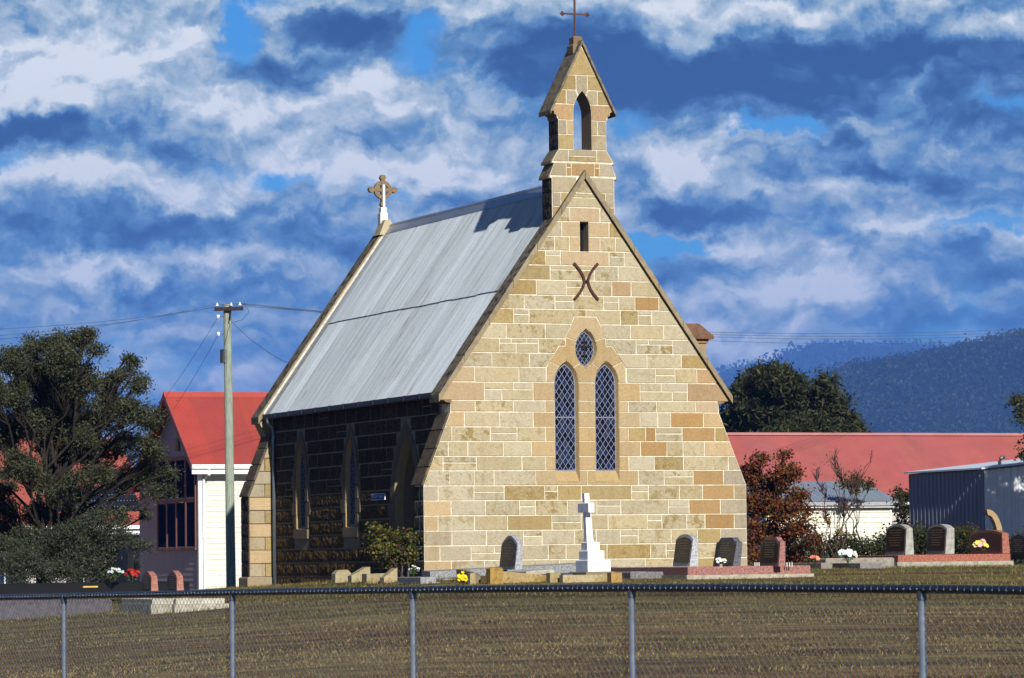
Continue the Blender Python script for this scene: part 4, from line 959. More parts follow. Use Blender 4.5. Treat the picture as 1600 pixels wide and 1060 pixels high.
mb = MB(); mb.mesh([(rx0-.02, ry-.16, rz-.16*.95+.03), (rx0+9.9, ry-.16, rz-.16*.95+.03), (rx0+9.9, ry, rz+.045), (rx0-.02, ry, rz+.045), (rx0-.02, ry+.16, rz-.12), (rx0+9.9, ry+.16, rz-.12)], [(0, 1, 2, 3), (3, 2, 5, 4)], (.36, .06, .045)); mb.tube([(rx0-.02, ry, rz+.03), (rx0+9.9, ry, rz+.03)], .03, (.36, .06, .045), 8); mb.build('ridge_cap', 'redroof', hall)
for (ya, za, yb, zb) in ((ey, ez, ry, rz), (RR[1], RR[2], ry, rz)):
    mb = MB(); mb.mesh([(rx0-.02+dx_, y_, z_+dz_) for dx_ in (0, .05) for (y_, z_) in ((ya, za), (yb, zb)) for dz_ in (-.20, .012)], [(0, 2, 3, 1), (4, 6, 7, 5), (0, 2, 6, 4), (1, 3, 7, 5), (0, 1, 5, 4)], (.20, .06, .06)); mb.build('bargeboard', 'paint', hall)
mb = MB(); mb.mesh([(rx0+.02, ey, ez-.10), (rx0+.02, HY, zl(HY)-.05), (rx0+9.9, HY, zl(HY)-.05), (rx0+9.9, ey, ez-.10)], [(0, 1, 2, 3)], (.6, .58, .55)); mb.build('soffit', 'paint', hall)
mb = MB(); gprof = [(ey+.01, ez+.015), (ey+.01, ez-.12), (ey-.09, ez-.12), (ey-.13, ez-.05), (ey-.13, ez+.0), (ey-.115, ez+.015)]
mb.prism(gprof, lambda a, b_, d: (rx0-.03+d, a, b_), 0, 9.9, (.80, .82, .84)); mb.box(rx0-.01, rx0+9.8, ey-.03, ey+.0, ez-.27, ez-.135, (.8, .8, .8)); gtr = mb.build('gutter', 'paint', hall)
mb = MB(); dx0 = plane_y(326, 745, ey)[0]; mb.tube([(dx0, ey-.06, ez-.10), (dx0, ey-.06, ez-.28), (dx0-.05, HY-.09, ez-.42), (dx0-.05, HY-.09, -.8)], .045, (.74, .77, .8), 8); mb.build('downpipe', 'paint', hall)
mb = MB(); mb.box(gx+.0, gx+8.9, HY-.05, HY-.025, 3.10-.5+.0, 2.72, (.05, .04, .04)) if False else None
# big mullioned window of the gable end
w_a, w_b = plane_x(306, 800, gx), plane_x(247, 800, gx); wy0, wy1 = w_a[1], w_b[1]; wz0 = plane_x(280, 857, gx)[2]; wz1 = plane_x(300, 715, gx)[2]; wzt = plane_x(285, 782, gx)[2]
fc = (.17, .065, .055)
mb = MB(); mb.box(gx-.05, gx+.03, wy0-.04, wy1+.04, wz0-.06, wz0, fc); mb.box(gx-.03, gx+.03, wy0-.04, wy1+.04, wz1, wz1+.07, fc); mb.box(gx-.028, gx+.03, wy0, wy1, wzt-.03, wzt+.03, (.12, .06, .06))
nW = 4
for i in range(nW+1): y = wy0+(wy1-wy0)*i/nW; mb.box(gx-.035, gx+.03, y-.045, y+.045, wz0, wz1, fc)
wf = mb.build('window', 'paint', hall)
for i in range(nW):
    for za, zb in ((wz0, wzt-.03), (wzt+.03, wz1)):
        y0, y1 = wy0+(wy1-wy0)*i/nW+.045, wy0+(wy1-wy0)*(i+1)/nW-.045; mb = MB(); mb.box(gx-.015, gx-.008, y0+.045, y1-.045, za+.05, zb-.05, (.008, .012, .04)); pn = mb.build('pane', 'dullglass', wf)
        mb = MB(); mb.box(gx-.022, gx-.004, y0, y0+.045, za, zb, fc); mb.box(gx-.022, gx-.004, y1-.045, y1, za, zb, fc); mb.box(gx-.021, gx-.005, y0+.045, y1-.045, za, za+.05, (.20, .13, .15)); mb.box(gx-.021, gx-.005, y0+.045, y1-.045, zb-.05, zb, fc); mb.build('sash', 'paint', wf)
lv = plane_x(277, 690, gx); mb = MB(); mb.box(gx-.03, gx+.03, lv[1]-.2, lv[1]+.2, lv[2]-.30, lv[2]+.12, (.10, .09, .05)); mb.box(gx-.04, gx-.031, lv[1]-.02, lv[1]+.06, lv[2]-.28, lv[2]+.3, (.32, .30, .10)); mb.build('vent', 'paint', hall)

# ---- lower red-roofed wing further left, seen through the tree
wing = thing('classroom_wing', 'low building with faded red iron roof and black solar panels behind the left tree', 'building', P0, YAW)
wy_e, wy_r = 44.0, 49.0
e0 = plane_y(212, 823, wy_e); r0_ = plane_y(236, 685, wy_r); wx1 = e0[0]+.9; wze, wzr = e0[2]+.04, r0_[2]
wx0 = wx1-19.05
Sf = Vector((0, wy_r-wy_e, wzr-wze)); Nf = Vector((0, -(wzr-wze), wy_r-wy_e)).normalized()
corr('roof_sheet', wing, (wx0, wy_e, wze), (1, 0, 0), Sf, Nf, 25, amp=.017, ppw=4, tint=lambda k: tuple(q*random.uniform(.93, 1.06) for q in (.33, .085, .065)), mat='redroof')
corr('roof_sheet', wing, (wx0, wy_r+5, wze), (1, 0, 0), Vector((0, -5, wzr-wze)), Vector((0, wzr-wze, 5)).normalized(), 5, width=3.81, waves=50, ppw=4, amp=.017, tint=lambda k: (.46, .11, .10), mat='redroof')
mb = MB(); mb.box(wx0+.4, wx1-.4, wy_e+.5, wy_r+4.5, -1.3, wze-.05, (.42, .38, .36)); mb.box(wx0+.4, wx1-.4, wy_r-.05, wy_r+.05, wze-.05, wzr-.1, (.42, .38, .36)); ww = mb.build('wall', 'paint', wing)
for s_x in (wx0+.41, wx1-.41):
    mb = MB(); mb.mesh([(s_x, wy_e+.5, wze-.06), (s_x, wy_r, wzr-.12), (s_x, wy_r+4.5, wze-.06)], [(0, 1, 2)], (.42, .38, .36)); mb.build('gable', 'paint', wing)
mb = MB(); mb.box(wx0, wx1, wy_e-.11, wy_e+.01, wze-.12, wze+.0, (.80, .82, .82)); mb.box(wx0, wx1, wy_e+.02, wy_e+.05, wze-.32, wze-.14, (.72, .74, .74)); mb.build('gutter', 'paint', wing)
for k in range(5):
    xw = wx1-1.6-k*3.4; mb = MB(); mb.box(xw-1.0, xw+.5, wy_e+.42, wy_e+.5, -.35, wze-.42, (.75, .77, .78)); wn_ = mb.build('window', 'paint', wing)
    for q in (0, 1): mb = MB(); mb.box(xw-.95+q*.73, xw-.27+q*.73, wy_e+.40, wy_e+.415, -.29, wze-.48, (.01, .02, .05)); mb.build('pane', 'glass', wn_)
sA, sB = plane_y(82, 803, wy_e+.9), plane_y(190, 767, wy_e+2.2)
u0_, u1_ = (sA[0]), (sB[0]+.3)
for k in range(3):
    mb = MB(); xa, xb = u0_+(u1_-u0_)*k/3+.02, u0_+(u1_-u0_)*(k+1)/3-.02
    def rp(x, y, up): return tuple(Vector((x, y, wze+(y-wy_e)*(wzr-wze)/5))+Nf*up)
    ya, yb = wy_e+.75, wy_e+2.05
    mb.mesh([rp(xa, ya, .06), rp(xb, ya, .06), rp(xb, yb, .06), rp(xa, yb, .06), rp(xa, ya, .10), rp(xb, ya, .10), rp(xb, yb, .10), rp(xa, yb, .10)], [(4, 5, 6, 7), (0, 1, 5, 4), (1, 2, 6, 5), (2, 3, 7, 6), (3, 0, 4, 7)], (.012, .014, .022))
    sp_ = mb.build('solar_panel', 'glass', wing); mb = MB()
    for i in range(9):
        for j in range(4):
            x = xa+(xb-xa)*(i+.5)/9; y = ya+(yb-ya)*(j+.5)/4; d_ = .014
            mb.mesh([rp(x-d_, y, .104), rp(x, y-d_, .104), rp(x+d_, y, .104), rp(x, y+d_, .104)], [(0, 1, 2, 3)], (.5, .55, .62))
    mb.build('cell_gaps', 'paint', sp_)

# ---------------------------------------------------------------- right side buildings
lr = thing('long_shed', 'long building with faded pinkish red iron roof across the right background', 'building', P0, YAW)
ly = 60.0; a_ = plane_y(1140, 678.5, ly); b2_ = plane_y(1600, 678.5, ly); lz = (a_[2]+b2_[2])/2; ley = 55.2; lez = plane_y(1420, 770, ley)[2]-.35
Sf = Vector((0, ly-ley, lz-lez)); Nf = Vector((0, -(lz-lez), ly-ley)).normalized()
corr('roof_sheet', lr, (32.0, ley, lez), (1, 0, 0), Sf, Nf, 32, amp=.012, ppw=4, tint=lambda k: tuple(q*random.uniform(.93, 1.05) for q in (.34, .095, .085)), mat='redroof')
corr('roof_sheet', lr, (32.0, ly+4.8, lez), (1, 0, 0), Vector((0, -4.8, lz-lez)), Vector((0, lz-lez, 4.8)).normalized(), 6, width=4.064, waves=50, ppw=4, amp=.012, tint=lambda k: (.34, .095, .085), mat='redroof')
mb = MB(); mb.mesh([(32, ly-.2, lz-.06), (56.4, ly-.2, lz-.06), (56.4, ly, lz+.05), (32, ly, lz+.05), (56.4, ly+.2, lz-.06), (32, ly+.2, lz-.06)], [(0, 1, 2, 3), (3, 2, 4, 5)], (.45, .20, .18)); mb.build('ridge_cap', 'redroof', lr)
mb = MB(); mb.prism([(ley+.5, -1.2), (ly+4.3, -1.2), (ly+4.3, lez+.2), (ly, lz-.12), (ley+.5, lez+.2)], lambda a, b_, d: (32.3+d, a, b_), 0, 23.8, (.45, .42, .38)); mb.build('wall', 'paint', lr)
mb = MB(); mb.box(32, 56.4, ley-.12, ley+.0, lez-.12, lez, (.7, .7, .68)); mb.build('gutter', 'paint', lr)

ws = thing('white_shed', 'white weatherboard shed with grey corrugated roof behind the hedge', 'shed', P0, YAW)
sy, sr = 40.0, 42.7
eR = plane_y(1405, 783, sy); rR = plane_y(1350, 752, sr); sx1 = eR[0]; sx0 = sx1-5.334; sez = eR[2]; srz = rR[2]
Sf = Vector((0, sr-sy, srz-sez)); Nf = Vector((0, -(srz-sez), sr-sy)).normalized()
corr('roof_sheet', ws, (sx0, sy, sez), (1, 0, 0), Sf, Nf, 7, amp=.012, tint=lambda k: tuple(q*random.uniform(.92, 1.06) for q in (.22, .27, .32)))
corr('roof_sheet', ws, (sx0, sr+2.7, sez), (1, 0, 0), Vector((0, -2.7, srz-sez)), Vector((0, srz-sez, 2.7)).normalized(), 2, width=2.667, waves=35, ppw=4, amp=.012, tint=lambda k: (.22, .27, .32))
mb = MB(); mb.prism([(sy+.25, -1), (sr+2.4, -1), (sr+2.4, sez), (sr, srz-.08), (sy+.25, sez)], lambda a, b_, d: (sx0+.25+d, a, b_), 0, sx1-sx0-.5, (.6, .6, .56)); sw = mb.build('wall', 'paint', ws)
z = -.6
while z < sez-.22:
    mb = MB(); z1 = min(z+.17, sez-.2); mb.mesh([(sx0+.25, sy+.218, z), (sx1-.25, sy+.218, z), (sx1-.25, sy+.24, z1), (sx0+.25, sy+.24, z1), (sx0+.25, sy+.25, z), (sx1-.25, sy+.25, z)], [(0, 1, 2, 3), (0, 4, 5, 1)], (.60, .59, .51)); mb.build('weatherboard', 'paint', sw); z = z1
mb = MB(); mb.box(sx1-.27, sx1-.20, sy+.19, sy+.30, -.6, sez-.15, (.8, .8, .78)); mb.build('corner_board', 'paint', ws)
mb = MB(); mb.box(sx0-.02, sx1+.04, sy-.10, sy+.0, sez-.14, sez-.02, (.30, .30, .32)); mb.box(sx0, sx1, sy+.01, sy+.04, sez-.22, sez-.15, (.75, .75, .74)); mb.build('gutter', 'paint', ws)

st = thing('metal_shed', 'ribbed metal shed with shaded blue-grey side and stove flue, right of the white shed', 'shed', P0, YAW)
my = 25.0; mc = plane_y(1537, 733, my); mx0 = mc[0]; mz = mc[2]; mL = 4.75; mS = .10
def mroof(x): return mz+(x-mx0)*mS
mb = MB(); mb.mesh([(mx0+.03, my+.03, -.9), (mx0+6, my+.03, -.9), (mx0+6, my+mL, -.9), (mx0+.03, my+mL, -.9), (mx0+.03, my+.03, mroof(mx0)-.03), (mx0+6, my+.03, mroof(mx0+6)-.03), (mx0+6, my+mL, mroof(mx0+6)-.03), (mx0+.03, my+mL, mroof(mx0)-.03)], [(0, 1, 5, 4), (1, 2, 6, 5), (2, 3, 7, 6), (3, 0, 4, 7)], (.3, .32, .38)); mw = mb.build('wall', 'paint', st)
nrib = 19; pw = (mL-.03)/nrib
for i in range(nrib):          # ribbed cladding panels of the shaded side, the shade painted into their colour
    y0 = my+.03+i*pw; mb = MB(); zt_ = mroof(mx0)-.04
    P_ = [(y0, 0), (y0+pw*.70, 0), (y0+pw*.78, -.03), (y0+pw*.92, -.03), (y0+pw, 0)]
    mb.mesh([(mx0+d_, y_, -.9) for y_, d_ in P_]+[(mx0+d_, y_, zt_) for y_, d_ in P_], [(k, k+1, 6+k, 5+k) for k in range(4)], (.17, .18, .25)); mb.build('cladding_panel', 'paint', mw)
nrib = 23; pw = .25
for i in range(nrib):
    x0 = mx0+.01+i*pw; mb = MB(); zt_ = mroof(x0)-.04; P_ = [(x0, 0), (x0+pw*.70, 0), (x0+pw*.78, -.03), (x0+pw*.92, -.03), (x0+pw, 0)]
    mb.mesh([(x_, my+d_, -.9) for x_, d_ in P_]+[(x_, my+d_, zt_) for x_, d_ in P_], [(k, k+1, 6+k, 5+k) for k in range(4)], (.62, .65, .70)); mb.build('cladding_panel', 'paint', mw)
mb = MB(); xa, xb = mx0-.14, mx0+6.2
mb.mesh([(xa, my-.12, mroof(xa)), (xb, my-.12, mroof(xb)), (xb, my+mL+.1, mroof(xb)), (xa, my+mL+.1, mroof(xa)), (xa, my-.12, mroof(xa)+.05), (xb, my-.12, mroof(xb)+.05), (xb, my+mL+.1, mroof(xb)+.05), (xa, my+mL+.1, mroof(xa)+.05)], [(0, 1, 2, 3), (4, 5, 6, 7), (0, 1, 5, 4), (1, 2, 6, 5), (2, 3, 7, 6), (3, 0, 4, 7)], (.62, .66, .72)); mb.build('roof', 'paint', st)
fl = plane_y(1562, 724, my+1.0); fx = fl[0]; fz = mroof(fx); mb = MB(); mb.tube([(fx, my+1, fz), (fx, my+1, fz+.16), (fx+.03, my+1, fz+.23), (fx+.09, my+1, fz+.27), (fx+.17, my+1, fz+.26)], .055, (.10, .09, .10), 9); mb.build('flue', 'steel', st)

# ---------------------------------------------------------------- power pole and wires
pD = 104.0; pb = on_ground(357.5, pD); ptop = at(355, 478, pD)
pole = thing('power_pole', 'tall grey-green timber power pole between the hall and the church', 'power pole', pb, 0)
T = Vector(ptop)-Vector(pb); pr = .125
mb = MB(); mb.tube([(0, 0, -.4), tuple(T*.5), tuple(T)], [pr*1.12, pr, pr*.85], (.26, .30, .24), 14); pt = mb.build('pole', 'wood', pole, smooth=False)
mb = MB(); mb.tube([tuple(T), tuple(T+Vector((0, 0, .035)))], pr*.9, (.35, .33, .28), 14); mb.build('pole_cap', 'wood', pt)
bz = Vector(at(351, 557, pD))-Vector(pb); mb = MB(); mb.tube([tuple(bz-Vector((0, 0, .19))), tuple(bz+Vector((0, 0, .19)))], pr+.006, (.10, .11, .11), 14); mb.build('metal_band', 'steel', pt)
zc = T.z-.10; arm = Vector((math.cos(R(12)), -math.sin(R(12)), 0)); ac = Vector((T.x, T.y-pr-.05, zc))
mb = MB(); s_ = Vector((0, .045, 0)); P_ = []
ea, eb = ac-arm*.36, ac+arm*.48
for q in (ea, eb):
    for dy, dz in ((-.045, -.05), (.045, -.05), (.045, .05), (-.045, .05)): P_.append(tuple(q+Vector((0, dy, dz))))
mb.mesh(P_, [(0, 1, 2, 3), (7, 6, 5, 4)]+[(i, (i+1) % 4, 4+(i+1) % 4, 4+i) for i in range(4)], (.045, .03, .035)); mb.build('crossarm', 'wood', pt)
INS = []
for t in (-.28, .13, .38):
    q = ac+arm*t; mb = MB(); mb.tube([q+Vector((0, 0, .05)), q+Vector((0, 0, .09))], .012, (.1, .1, .1), 6); mb.tube([q+Vector((0, 0, .09)), q+Vector((0, 0, .12)), q+Vector((0, 0, .125)), q+Vector((0, 0, .17))], [.045, .04, .028, .025], (.75, .76, .76), 8); mb.build('insulator', 'marble', pt); INS.append(q+Vector((0, 0, .15)))
SI = []
for u, v in ((341, 495), (341.5, 522)):
    q = Vector(at(u, v, pD-.2))-Vector(pb); mb = MB(); mb.tube([q+Vector((0, 0, .05)), q, q-Vector((0, 0, .05))], [.035, .05, .03], (.78, .78, .78), 8); mb.tube([q, q+Vector((.13, .1, .0))], .01, (.1, .1, .1), 5); mb.build('insulator', 'marble', pt); SI.append(q)
mb = MB(); mb.tube([INS[1]-Vector((0, 0, .1)), INS[1]-Vector((.02, 0, .3)), Vector(at(359.5, 501, pD-.25))-Vector(pb)], .018, (.02, .02, .025), 6)
j0 = INS[2]+Vector((.12, 0, 0)); mb.tube([j0, Vector(at(389, 487, pD-.2))-Vector(pb), Vector(at(379, 500, pD-.2))-Vector(pb), Vector(at(366, 503.5, pD-.2))-Vector(pb)], .006, (.02, .02, .025), 5); mb.build('jumper_cable', 'plain', pt)
def wire(name, label, a, b_, sag, r=.0045, n=22, group=None):
    a, b_ = Vector([float(q) for q in a]), Vector([float(q) for q in b_]); mb = MB(); pts = [a.lerp(b_, i/n)-Vector((0, 0, sag*4*(i/n)*(1-i/n)))-a for i in range(n+1)]
    mb.tube(pts, r, (.09, .10, .12), 4); o = mb.build(name, 'plain'); o.location = a; tag(o, label, 'power line', group)
Pb = Vector(pb)
for i, (u, v, lab) in enumerate(((-60, 517, 'uppermost power line running left from the pole crossarm'), (-60, 529, 'middle power line running left from the pole crossarm'), (-60, 536, 'lowest power line running left from the pole crossarm'))):
    wire('power_line', lab, Pb+INS[(2, 1, 0)[i]], at(u, v, 82), .12, group='power lines on the left')
for i, (v, lab) in enumerate(((526, 'uppermost power line passing behind the church'), (530, 'second power line from the top passing behind the church'), (537, 'third power line from the top passing behind the church'), (545, 'lowest power line passing behind the church'))):
    a = Pb+INS[min(i, 2)]+Vector((.0, .0, -.02*(i == 3))); b_ = at(1680, (510, 514, 518, 525)[i], 160)
    # the far span keeps its own height right of the church
    wire('power_line', lab, a, b_, .55+.04*i, group='power lines behind the church', r=.0065)
wire('service_line', 'dark service cable dropping from the pole to the church', Pb+Vector(at(361, 502, pD-.2))-Pb, glob(*plane_x(448, 567, .5)), .10, r=.008)
for i, (u, v) in enumerate(((258, 622), (266, 640))):
    tq = plane_x(u, v, rx0+.05) if i == 0 else plane_y(u+5, v, ey+1.6)
    wire('service_line', ('upper' if i == 0 else 'lower')+' service cable from the pole to the hall roof', Pb+SI[i], glob(*tq), .06, r=.006)
# ---------------------------------------------------------------- graveyard
def place(u, D): q = on_ground(u, D); return q
def cbox(mb, x0, y0, wx, wy, z0, z1, col, bevel=.0): mb.box(x0, x0+wx, y0, y0+wy, z0, z1, col, bevel=bevel)
def headstone(label, u, v0, v1, D, w, t0, t1, col, back=.0, top='arch', mat='granite', face=None, inscr=True, group='headstones', name='headstone', pol='polished', base=None, skew=0.0):
    """faces left (away from the sun); u, v0 is the foot of its near front edge"""
    p = at(u, v0, D); h = (v0-v1)/F_PX*D
    t = thing(name, label, 'headstone', p, YAW, group)
    def shp(y): # top outline over -w..0 mapped as 0..1
        s = y/w
        if top == 'arch': return h-.16*h*abs(2*s-1)**2.2
        if top == 'peak': return h-.30*h*max(0, abs(2*s-1)-.12)**1.4 if abs(2*s-1) < .9 else h-.27*h
        if top == 'shoulder': return h if abs(2*s-1) < .55 else h-.16*h*min(1, (abs(2*s-1)-.55)/.25)
        return h
    N_ = 14; ysl = [w*i/N_ for i in range(N_+1)]
    A = [(0, y, -.03) for y in ysl]+[(back+shp(y)*0, y, shp(y)) for y in reversed(ysl)]
    B = [(t0, y, -.03) for y in ysl]+[(back+t1, y, shp(y)) for y in reversed(ysl)]
    mb = MB(); n = len(A); mb.mesh(A+B, [tuple(range(n)), tuple(range(2*n-1, n-1, -1))]+[(i, (i+1) % n, n+(i+1) % n, n+i) for i in range(n)], col); o = mb.build('stone_slab', mat, t, recalc=True)
    if face is not None:
        mb = MB(); q = .05; N2 = 12; yy = [q+(w-2*q)*i/N2 for i in range(N2+1)]
        P_ = [(-.006, y, .05) for y in yy]+[(back*(shp(y)-.06)/h-.006, y, shp(y)-.06) for y in reversed(yy)]
        mb.mesh(P_+[(x+.02, y, z) for x, y, z in P_], [tuple(range(len(P_)))]+[(i, (i+1) % len(P_), len(P_)+(i+1) % len(P_), len(P_)+i) for i in range(len(P_))], face); mb.build('inscription_panel', pol, t)
        if inscr:
            mb = MB(); rr = random.Random(int(u)); z = h*.78
            for ln in range(7):
                L_ = w*rr.uniform(.35, .68); y = w/2-L_/2
                while y < w/2+L_/2:
                    k = rr.uniform(.012, .03); xo = back*z/h-.009; mb.mesh([(xo, y, z), (xo, y+k, z), (xo, y+k, z+.018), (xo, y, z+.018)], [(0, 1, 2, 3)], (.45, .34, .14)); y += k+rr.choice((.008, .01, .03))
                z -= h*.085
            mb.build('inscription', 'plain', t)
    return t
def kerb(label, u, vt, D, wx, wy, h, col, mat='granite', lower=None, lh=.15, group=None, fill=None, name='grave_kerb', kw=.16, extra=None, cat='grave'):
    """rectangular grave kerb; u, vt is the top of its near left corner"""
    p = at(u, vt, D); t = thing(name, label, cat, p, YAW, group); z0 = -h
    for nm, (x0, y0, ax_, ay_) in (('kerb_stone', (0, 0, wx, kw)), ('kerb_stone', (0, wy-kw, wx, kw)), ('kerb_stone', (0, kw+.003, kw, wy-2*kw-.006)), ('kerb_stone', (wx-kw, kw+.003, kw, wy-2*kw-.006))):
        mb = MB(); cbox(mb, x0, y0, ax_, ay_, z0, 0, col, .012); mb.build(nm, mat, t)
    if lower:
        mb = MB(); mb.box(-.04, wx+.06, -.04, wy+.04, z0-lh-.3, z0-.002, lower); mb.build('concrete_base', 'concrete', t)
    if fill:
        mb = MB(); mb.box(kw-.01, wx-kw+.01, kw-.01, wy-kw+.01, z0, -.045, fill); mb.build('infill_slab', 'concrete', t)
    return t
def flowers(label, u, v, D, r, cols, n=22, cat='flowers', petal=.032, stems=(.05, .10, .03), squash=.8, pot=None):
    p = at(u, v, D); t = thing('flower_bunch', label, cat, p, YAW); rr = random.Random(int(u*7)); mb = MB(); gr_ = MB()
    for i in range(n):
        d = Vector((rr.gauss(0, 1), rr.gauss(0, 1), abs(rr.gauss(0, 1))*.9)).normalized()*r*rr.uniform(.55, 1.0); q = Vector((d.x, d.y, d.z*squash+r*.35)); c = rr.choice(cols)
        gr_.tube([(0, 0, -r*.5), q*.5+Vector((0, 0, -.01)), q], .004, stems, 3, cap=False)
        nrm = (d+Vector((-.1, -1.0, .5))*r).normalized(); a = nrm.orthogonal().normalized(); b_ = nrm.cross(a)
        for k in range(6):
            w = 2*math.pi*k/6; dir_ = a*math.cos(w)+b_*math.sin(w); side = nrm.cross(dir_)*petal*.42; s_ = petal*rr.uniform(.8, 1.2)
            mb.mesh([q, q+dir_*s_*.6+side+nrm*.006, q+dir_*s_+nrm*.012, q+dir_*s_*.6-side+nrm*.006], [(0, 1, 2, 3)], tuple(x*rr.uniform(.8, 1.1) for x in c))
    for k in range(26):
        d = Vector((rr.gauss(0, 1), rr.gauss(0, 1), rr.gauss(0, .5))).normalized()*r*.8; a = d.orthogonal().normalized()*.012; gr_.mesh([d*.4+Vector((0, 0, r*.1)), d*.7+a+Vector((0, 0, r*.1)), d+Vector((0, 0, r*.15)), d*.7-a+Vector((0, 0, r*.1))], [(0, 1, 2, 3)], stems)
    mb.build('blossoms', 'petal', t); gr_.build('stems', 'leaf', t)
    if pot:
        mb = MB(); mb.tube([(0, 0, -r*.9), (0, 0, -r*.1)], [r*.3, r*.45], pot, 10); mb.build('pot', 'concrete', t)
    return t
# -- left group: black granite plot with two pink headstones
kerb('long polished black granite grave surround in front of the left tree', 0-95, 914, 74, 5.2, 1.6, .24, (.010, .010, .012), 'polished', None, name='black_grave', cat='grave')
headstone('tall polished black headstone with a small gold emblem left of the hall', 200, 912, 858, 76.5, .82, .14, .12, (.012, .012, .015), top='shoulder', mat='polished', face=(.008, .008, .010), inscr=False, group='headstones')
mb = MB(); mb.mesh([(-.012, .36, .50), (-.012, .42, .50), (-.012, .43, .57), (-.012, .37, .57)], [(0, 1, 2, 3)], (.85, .60, .16)); hs_last = [o for o in bpy.data.objects if o.name.startswith('headstone')][-1]; mb.build('gold_emblem', 'plain', hs_last)
pk = (.33, .14, .10)
headstone('pink granite headstone with rounded peaked top left of its twin, behind the red flowers', 236.5, 930, 893, 71, .62, .15, .12, pk, top='peak', face=(.035, .018, .014))
headstone('pink granite headstone with peaked top nearest the left corner of the hall wall', 276.5, 930, 892, 71, .62, .15, .12, (.34, .15, .11), top='peak', face=(.04, .02, .016))
def lump(label, name, u, v, D, wx, wy, h, col, mat='concrete', cat='kerbstone', rot=YAW, bevel=.03, tilt=0.0, group=None):
    p = at(u, v, D); mb = MB(); mb.box(0, wx, 0, wy, -h, 0, col, bevel=bevel); o = mb.build(name, mat); o.location = tuple(float(q) for q in p); o.rotation_euler = (0, tilt, rot); return tag(o, label, cat, group)
kerb('low pale concrete kerb around the left pink headstone', 238, 936, 69, .75, 2.0, .10, (.42, .39, .32), 'concrete', (.36, .33, .26), .1, name='grave_kerb', cat='grave')
kerb('pale concrete kerb with a broad lit front below the right pink headstone', 275, 936, 69, .95, 2.0, .10, (.46, .43, .35), 'concrete', (.42, .39, .31), .12, name='grave_kerb', cat='grave')
lump('long low grey concrete slab on the lawn below the black grave', 'grave_slab', -60, 940, 70.5, 2.95, 1.6, .75, (.10, .09, .105), cat='grave')
flowers('bunch of white flowers beside the tall black headstone', 181, 900, 75, .15, [(.6, .62, .6), (.5, .54, .52)], 18, petal=.04)
flowers('bunch of bright red flowers before the left pink headstone', 206, 904, 72, .16, [(.40, .02, .01), (.30, .012, .01)], 26, petal=.042)
lump('small brass plaque lying on the black grave surround', 'plaque', 130, 916, 73.5, .30, .10, .03, (.75, .50, .12), 'steel', 'plaque', bevel=.005)
# -- broken sandstone pieces by the side wall
san = (.33, .27, .16)
def curved_side(label, name, u, v, D, L_, h0, h1, thick, col, group=None, cat='grave', along='y'):
    """end slab with a concave top, running back from the viewer"""
    p = at(u, v, D); mb = MB(); N_ = 8; P_ = [(0, -.5)]+[(L_*i/N_, h0+(h1-h0)*(i/N_)**.6) for i in range(N_+1)]+[(L_, -.5)]
    mb.prism(P_, (lambda a, b_, d: (d, a, b_)) if along == 'y' else (lambda a, b_, d: (a, d, b_)), 0, thick, col); o = mb.build(name, 'stone', recalc=True); o.location = tuple(float(q) for q in p); o.rotation_euler = (0, 0, YAW); return tag(o, label, cat, group)
lump('small pale broken stone leaning by the dark side wall, leftmost of the broken pieces', 'broken_stone', 507, 911, 80, .22, .3, .3, (.50, .36, .25), 'stone', 'stone', tilt=.12, bevel=.04)
def slab_poly(label, name, D, pts, thick, col, cat='stone', mat='stone', group=None):
    """upright slab facing the sun, outline given at distance D"""
    q0 = at(*pts[0], D); P_ = []
    for u, v in pts: q = at(u, v, D); P_.append(((q[0]-q0[0])/math.cos(YAW), q[2]-q0[2]))
    mb = MB(); mb.prism(P_, lambda a, b_, d: (a, d, b_), 0, thick, col); o = mb.build(name, mat, recalc=True); o.location = tuple(float(q) for q in q0); o.rotation_euler = (0, 0, YAW); return tag(o, label, cat, group)
slab_poly('rounded mossy sandstone stub with a dark crack near the dark side wall', 'broken_stone', 79.5, [(524, 925), (524, 897), (530, 891), (543, 890.5), (549, 897), (550, 925)], .25, (.36, .32, .20, .6))
slab_poly('sandstone kerb end sloping up to the right, left of the climbing shrub', 'grave_end', 79, [(550, 925), (549, 900), (572, 886), (578, 886), (578, 925)], .22, (.36, .32, .20, .8))
slab_poly('low square mossy sandstone kerb under the climbing shrub', 'grave_end', 78, [(573, 925), (573, 897), (607, 896), (607, 925)], .3, (.32, .28, .17, .9))
slab_poly('sandstone kerb end rising to a point at the foot of the climbing shrub', 'grave_end', 77.6, [(600, 925), (600, 903), (618, 888), (620.5, 888), (620.5, 925)], .25, (.40, .34, .21, .8))
